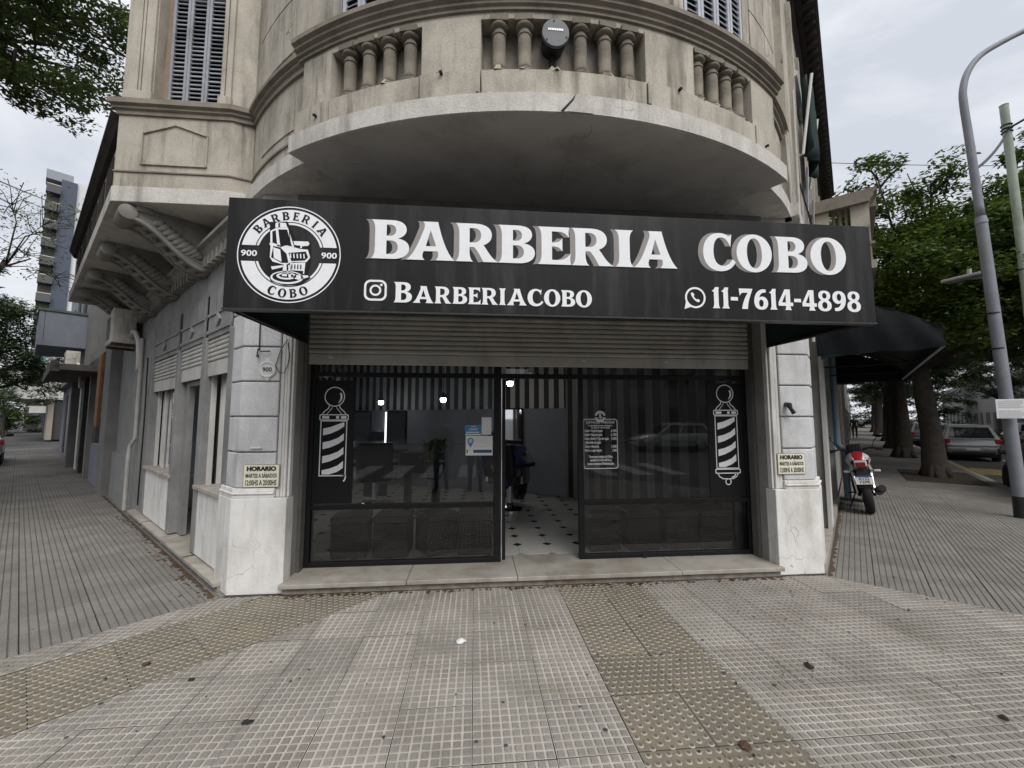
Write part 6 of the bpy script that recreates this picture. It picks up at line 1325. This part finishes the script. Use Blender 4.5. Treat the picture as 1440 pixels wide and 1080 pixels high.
def tree(name, label, base, trunk, blobs, n, ls, seed, leaf, bark=BARK, group=None, sub=26, clump=.34, r0=.35, r1=.2, twigs=3, roots=True):
    t = thing(name, label, 'tree', base, 0, group); rr = random.Random(seed+1)
    trunk = [Vector(p) for p in trunk]; m = len(trunk); rs = [r0+(r1-r0)*k/(m-1) for k in range(m)]
    if roots: trunk = [trunk[0]-Vector((0,0,.15))]+trunk; rs = [r0*1.4]+rs; rs[1] = r0*1.2
    tk = MB().tube(trunk, rs, 14).build('trunk', bark, t, smooth=True)
    if roots:
        for k in range(6):
            a = 2*PI*k/6+rr.uniform(-.4,.4); b0 = trunk[1]; MB().tube([b0+Vector((math.cos(a)*r0*.4,math.sin(a)*r0*.4,r0*2.4)), b0+Vector((math.cos(a)*r0*.95,math.sin(a)*r0*.95,r0*.7)), b0+Vector((math.cos(a)*r0*1.6,math.sin(a)*r0*1.6,-.05))], [r0*.35,r0*.42,r0*.2], 7).build('root', bark, tk, smooth=True)
    top = trunk[-1]
    for (c, rad) in blobs:
        c = Vector(c); bs = min(1, (rad[0]/1.6)**1.3); mid = top.lerp(c,.5)+Vector((rr.uniform(-.3,.3),rr.uniform(-.3,.3),rr.uniform(-.1,.5))); MB().tube([top-Vector((0,0,.2)), mid, c], [r1*.75*bs,r1*.45*bs,r1*.18*bs], 8).build('limb', bark, tk, smooth=True)
        for k in range(twigs):
            e = c+Vector((rr.uniform(-1,1)*rad[0],rr.uniform(-1,1)*rad[1],rr.uniform(-.7,.9)*rad[2]))*.85; s_ = mid.lerp(c, rr.uniform(.2,1)); MB().tube([s_, s_.lerp(e,.5)+Vector((0,0,rr.uniform(-.1,.25))), e], [r1*.2,r1*.13,.012], 6).build('branch', bark, tk, smooth=True)
    me = crown_mesh(blobs, n, ls, seed, leaf, base, sub, clump); setmesh('crown', me, t, Matrix.Translation(base)); return t
def RV(t, p, z): v = MR @ Vector((t,p,z)); return (v.x,v.y,v.z)
def LV(t, p, z): v = ML @ Vector((-t,p,z)); return (v.x,v.y,v.z)
G_R = 'street trees along the right street'
tree('ficus_tree', 'big ficus street tree in the soil pit, nearest on the right pavement', RV(16.35,-1.66,0), [RV(16.35,-1.66,0),RV(16.35,-1.64,1.2),RV(16.3,-1.55,2.3),RV(16.3,-1.5,3.2)],
     [(RV(15.0,-2.6,5.2),(2.0,1.9,1.5)),(RV(16.5,-.6,6.6),(2.0,1.7,1.5)),(RV(17.2,-3.2,6.6),(2.3,2.0,1.6)),(RV(15.2,-3.8,4.6),(1.7,1.6,1.2)),(RV(16.6,-1.4,4.9),(2.2,2.0,1.2)),(RV(17.6,-.9,8.0),(1.5,1.3,.9)),(RV(18.5,-4.6,7.2),(2.2,2.0,1.6)),(RV(14.2,-1.8,4.0),(1.3,1.2,.7)),(RV(18.0,-5.2,4.6),(2.0,2.0,1.4)),(RV(17.0,.3,7.2),(1.5,1.2,1.3)),(RV(16.8,.2,5.3),(1.4,1.1,1.2)),(RV(15.6,-4.6,6.4),(2.0,2.0,1.5)),(RV(17.0,-3.4,4.0),(2.2,2.0,.9)),(RV(15.9,-.9,8.9),(.8,.7,.45)),(RV(16.4,-.2,8.5),(.7,.6,.5)),(RV(15.8,-2.0,8.2),(.9,.8,.5)),(RV(16.2,-4.4,8.4),(1.0,.9,.6)),(RV(17.2,.5,8.6),(.7,.5,.5))], 160000, .15, 21, LF_FICUS, group=G_R, sub=40, clump=.45, r0=.245, r1=.19)
tree('ficus_tree', 'dark broad ficus behind the nearest one on the right pavement', RV(30,-1.7,0), [RV(30,-1.7,0),RV(30,-1.6,2.2),RV(30.2,-1.6,3.6)],
     [(RV(28.5,-1.0,5.6),(2.6,2.2,1.8)),(RV(31,-3.6,6.5),(3.0,2.6,2.2)),(RV(29,-3.8,4.6),(2.2,2.0,1.4)),(RV(31.5,-.4,7.2),(2.4,1.6,1.6)),(RV(29.5,-2.2,3.9),(2.0,1.8,.8))], 34000, .17, 22, LF_DARK, group=G_R, sub=30, clump=.5, r0=.36, r1=.28)
for k,(tt,pp,lab) in enumerate(((23.4,-1.5,'second street tree, between the nearest ficus and the dark broad one'),(39,-1.9,'third tree down the right pavement, in deep shade'),(50,-1.8,'fourth tree down the right pavement'),(64,-1.9,'farthest tree down the right pavement'))):
    tree('ficus_tree', lab, RV(tt,pp,0), [RV(tt,pp,0),RV(tt+.2,pp,2.5),RV(tt+.3,pp,3.6)], [(RV(tt-1,pp+.8,5.4),(2.6,2.2,1.7)),(RV(tt+1,pp-2.2,6.2),(3.2,2.8,2.2)),(RV(tt,pp-.5,4.0),(2.4,2.2,.9))], (26000 if k == 0 else 13000), (.17 if k == 0 else .24), 30+k, LF_DARK, group=G_R, clump=.6, r0=.27 if k == 0 else .36, r1=.2)
for k,(tt,pp,lab) in enumerate(((21,-11.2,'leafy tree across the right street, nearest the street lamp'),(29,-11.0,'leaning pale trunk tree across the right street'),(38,-11.2,'tree across the right street behind the silver hatchback'),(49,-11.0,'far tree across the right street'),(62,-11.2,'farthest tree across the right street'))):
    ln = -1.2 if k == 1 else 0
    tree('ficus_tree', lab, RV(tt,pp,-.1), [RV(tt,pp,-.1),RV(tt+ln*.4,pp,2.2),RV(tt+ln,pp,3.8)], [(RV(tt-1,pp+1.6,6.4),(3.2,2.9,2.2)),(RV(tt+1.5,pp-1.5,7.2),(3.2,3.0,2.6)),(RV(tt-2.2,pp-1.0,5.0),(2.2,2.0,1.5)),(RV(tt,pp+2.0,4.6),(2.6,2.0,1.1)),(RV(tt+.5,pp+4.4,6.6),(3.0,2.2,1.5))], 24000, .21, 40+k, LF_FICUS if k < 2 else LF_DARK, bark=BARKP if k == 1 else BARK, group='trees across the right street', clump=.55, r0=.36, r1=.25)
# far end of the streets
def mass(name, label, cs, n, ls, seed, mat):
    me = crown_mesh(cs, n, ls, seed, mat, cs[0][0], 30, .9); o = setmesh(name, me, None, Matrix.Translation(cs[0][0])); tag(o, label, 'trees', kind='stuff')
mass('distant_trees', 'dark mass of trees closing the far end of the right street', [(RV(95,p_,z_),(5,5,3)) for p_,z_ in ((-1,3),(-7,3),(-13,3.5),(-4,7),(-10,8),(-17,6))], 24000, .5, 81, LF_DARK)
mass('distant_trees', 'dark mass of trees closing the far end of the left street', [(LV(78,p_,z_),(5,5,3)) for p_,z_ in ((2,2.5),(-4,2.5),(-10,3),(-1,6),(-8,7))], 18000, .5, 82, LF_DARK)
# left street
for k,(tt,pp,lab) in enumerate(((11.0,-3.0,'street tree on the left kerb just outside the picture, across from the side door'),(14.6,-3.0,'street tree on the left kerb just outside the picture, nearest'),(18.8,-2.9,'street tree on the left kerb just outside the picture, farther'))):
    tree('street_tree', lab, LV(tt,pp,-.1), [LV(tt,pp,-.1),LV(tt,pp,2.4),LV(tt,pp+.1,4.2)], [(LV(tt,pp-.2,6.0),(2.4,2.2,1.6)),(LV(tt+1.2,pp-.6,6.8),(2.0,2.0,1.5)),(LV(tt-1.5,pp-.8,5.4),(2.0,1.9,1.3)),(LV(tt,pp-3,6.2),(2.4,2.4,1.6)),(LV(tt+.4,pp+.7,5.6),(1.8,1.0,1.0))], 30000, .17, 90+k, LF_DARK, group='street trees on the left kerb', clump=.45, r0=.22, r1=.15)
tree('street_tree', 'fine leaved street tree overhanging from the upper left corner', LV(7.6,-3.1,-.1), [LV(7.6,-3.1,-.1),LV(7.6,-3.0,2.5),LV(7.8,-2.6,4.6),LV(8.1,-2.0,5.8)],
     [((-6.5,6.15,7.4),(1.2,1.1,.75)),((-6.6,6.9,7.9),(.85,.8,.75)),((-6.3,6.1,6.75),(.95,.9,.45)),((-6.65,7.05,7.05),(.55,.6,.5)),((-6.2,5.7,6.1),(.8,.8,.40)),((-6.1,6.6,8.35),(.8,.9,.5)),((-7.2,5.2,7.6),(1.5,1.5,1.0)),((-6.9,4.2,6.9),(1.4,1.4,1.0)),((-6.0,5.0,8.6),(1.5,1.5,.8))], 42000, .085, 51, LF_LITE, sub=24, clump=.30, r0=.24, r1=.13, twigs=5)
tree('street_tree', 'dark bushy tree beyond the black car at the left edge', LV(30,-1.4,-.1), [LV(30,-1.4,-.1),LV(30,-1.3,2),LV(30,-1.2,3)],
     [(LV(28.2,-.6,5.6),(1.5,1.5,1.3)),(LV(28,-.9,4.2),(1.8,1.6,1.3)),(LV(28.5,.2,3.4),(1.3,1.1,.8)),(LV(29,-1.8,6.4),(1.8,1.7,1.3)),(LV(30,.3,4.6),(1.2,1.0,1.1)),(LV(31,.2,2.9),(1.0,.9,.6))], 24000, .16, 52, LF_DARK, clump=.45, r0=.25, r1=.18)
tree('bare_tree', 'half bare branching tree at the left edge below the wire', LV(20.5,-1.6,-.1), [LV(20.5,-1.6,-.1),LV(20.5,-1.4,3),LV(20.5,-1.0,5.4),LV(20.4,-.6,6.6)],
     [(LV(20.2,.05,7.7),(1.0,.9,.9)),(LV(20.3,.45,8.6),(.8,.8,.6)),(LV(20,-.3,6.9),(1.2,1.0,.7)),(LV(20.4,.5,6.3),(.8,.7,.6)),(LV(19.8,-.6,8.3),(1.0,1.0,.8))], 1500, .10, 53, LF_LITE, sub=18, clump=.35, r0=.12, r1=.065, twigs=14, roots=False)
for k,(tt,pp,lab) in enumerate(((40,-3.0,'round green bush tree at the far end of the left street'),(62,-1.0,'pale green tree beyond the left side street'))):
    tree('street_tree', lab, LV(tt,pp,-.1), [LV(tt,pp,-.1),LV(tt,pp,1.2),LV(tt,pp,2.2)], [(LV(tt,pp,3.2),(2.2,2,1.4)),(LV(tt,pp+1.4,2.4),(1.8,1.5,1.0)),(LV(tt+1,pp-1,4.6),(2.4,2.2,1.6))], 8000, .2, 60+k, LF_FICUS if k else LF_DARK, clump=.5, r0=.2, r1=.14)
# trees across the crossing, mirrored in the shop glass
for k,(x,y,lab) in enumerate(((-9,-17,'tree across the crossing behind the viewer on the left'),(5,-17.5,'tree across the crossing mirrored in the right shop window'),(13,-16,'tree across the crossing far right behind the viewer'))):
    tree('street_tree', lab, (x,y,0), [(x,y,0),(x+.1,y,2.4),(x+.2,y,3.8)], [((x,y,5.6),(2.6,2.6,1.7)),((x+1.6,y+.8,6.4),(2.2,2.2,1.6)),((x-1.5,y+.5,4.8),(1.8,1.8,1.2))], 9000, .2, 70+k, LF_DARK, group='trees across the crossing', clump=.5, r0=.25, r1=.18)
# ------------------------------------------------------------------ people
SKIN = pmat('skin', (.42,.26,.19), (.36,.22,.16), 20, .6, .05, 60); HAIRM = pmat('dark_hair', (.02,.015,.012), (.012,.01,.008), 40, .6, .3, 90); JEANS = pmat('blue_jeans', (.10,.14,.24), (.07,.10,.18), 30, .85, .2, 90); GREYT = pmat('grey_shirt', (.16,.16,.17), (.12,.12,.13), 10, .85, .2, 60); BLKT = pmat('black_clothes', (.018,.018,.02), (.012,.012,.013), 10, .85, .2, 60); SHOE = pmat('dark_shoes', (.03,.028,.026), (.02,.02,.02), 10, .6)
def person(name, label, loc, rz, shirt, trousers, pose='stand', h=1.72):
    k = h/1.72; V = []; Ed = []; Rd = []
    def j(x, y, z, r, par=None):
        V.append((x*k,y*k,z*k)); Rd.append(r*k)
        if par is not None: Ed.append((par, len(V)-1))
        return len(V)-1
    pel = j(0,0,.95,.15); ab = j(0,.01,1.08,.14,pel); ch = j(0,.0,1.28,.155,ab); up_ = j(0,0,1.40,.13,ch); nk = j(0,0,1.48,.055,up_); hd = j(0,-.015,1.56,.075,nk); hd2 = j(0,-.01,1.645,.088,hd); hd3 = j(0,-.005,1.70,.06,hd2)
    nose = None
    for s in (-1,1):
        hp = j(s*.095,0,.90,.105,pel); kn = j(s*.11,-.02,.50,.068,hp); an = j(s*.115,.02,.10,.045,kn); heel = j(s*.118,.03,.045,.045,an); toe = j(s*.13,-.14,.035,.035,heel); toe2 = j(s*.135,-.19,.03,.025,toe)
        sh = j(s*.17,0,1.40,.07,up_)
        if pose == 'camera': el = j(s*.24,-.10,1.17,.048,sh); wr = j(s*.10,-.25,1.46,.032,el); hn = j(s*.075,-.265,1.53,.034,wr); tips = [(s*.05,-.27,1.58),(s*.06,-.28,1.585),(s*.07,-.285,1.585),(s*.08,-.285,1.58),(s*.05,-.245,1.54)]
        else: el = j(s*.235,.02,1.13,.048,sh); wr = j(s*.25,-.07,.90,.032,el); hn = j(s*.248,-.085,.83,.034,wr); tips = [(s*.245,-.115,.745),(s*.25,-.10,.735),(s*.25,-.085,.735),(s*.25,-.07,.745),(s*.235,-.14,.79)]
        for q_ in tips:
            b0 = V[hn]; m_ = tuple((a/k*.45+b*.55) if False else (a/k+(b-a/k)*.5) for a,b in zip(b0,q_)); a_ = j(m_[0],m_[1],m_[2],.011,hn); j(q_[0],q_[1],q_[2],.009,a_)
    me = bpy.data.meshes.new('body'); me.from_pydata(V, Ed, []); ob = bpy.data.objects.new('body', me); COL.objects.link(ob)
    sk = ob.modifiers.new('skin','SKIN'); 
    for i, sv in enumerate(me.skin_vertices[0].data): sv.radius = (Rd[i], Rd[i]*(.72 if i in (pel,ab,ch,up_) else 1)); sv.use_root = (i == pel)
    sb = ob.modifiers.new('sub','SUBSURF'); sb.levels = 2; sb.render_levels = 2
    dg = bpy.context.evaluated_depsgraph_get(); m2 = bpy.data.meshes.new_from_object(ob.evaluated_get(dg)); bpy.data.objects.remove(ob)
    m2.name = 'body'; m2.materials.clear()
    for q_ in (SKIN, shirt, trousers, SHOE): m2.materials.append(q_)
    for p in m2.polygons:
        z = p.center.z/k; x = abs(p.center.x)/k; y = p.center.y/k; i = 0
        if z < .085: i = 3
        elif z < .97 and x < .2: i = 2
        elif z < 1.455: i = 1
        if pose == 'camera' and y < -.2 and z > 1.42: i = 0
        if pose != 'camera' and x > .2 and z < .90: i = 0
        p.material_index = i; p.use_smooth = True
    t = thing(name, label, 'person', loc, rz); M = wm(t)
    setmesh('body', m2, t, M)
    g = MB(M); g.lathe([(0,.115),(.06,.105),(.092,.06),(.100,.0),(.09,-.05)], (0,.018*k,1.645*k), 16); g.build('hair', HAIRM, t, smooth=True)
    g = MB(M); g.add([(-.012*k,-.10*k,1.585*k),(.012*k,-.10*k,1.585*k),(0,-.128*k,1.59*k),(0,-.098*k,1.64*k)], [(0,1,2),(1,3,2),(3,0,2)]); g.build('nose', SKIN, t)
    for s in (-1,1): MB(M).lathe([(0,-.004),(.011,0),(0,.004)], (s*.032*k,-.096*k,1.640*k), 8, Matrix.Rotation(PI/2,4,'X')).build('eye', DARK, t); MB(M).lathe([(0,-.008),(.022,0),(0,.008)], (s*.092*k,.0,1.615*k), 8, Matrix.Rotation(PI/2,4,'Y')).build('ear', SKIN, t)
    MB(M).box(-.022*k,.022*k,-.099*k,-.094*k,1.553*k,1.559*k).build('mouth', flat('lips',(.30,.13,.11),.6) if 'lips' not in MT else MT['lips'], t)
    return t
person('person', 'person in grey shirt and blue jeans taking the photo, mirrored in the shop glass', (.02,-.36,0), PI, GREYT, JEANS, 'camera')
person('person', 'person in dark clothes standing beside the photographer, mirrored in the shop glass', (-.72,-.30,0), PI+.25, BLKT, JEANS, 'stand', 1.68)
person('person', 'person in black clothes walking away far down the right pavement', RV(44,.0,0), R(45)+PI/2+PI, BLKT, BLKT, 'stand', 1.75)
one(MB().box(-.075,.075,-.105,-.096,1.575,1.655), 'phone', PLASTIC, 'phone held up by the photographer, mirrored in the shop glass', 'phone')
print('OBJECT COUNT', len(bpy.data.objects))
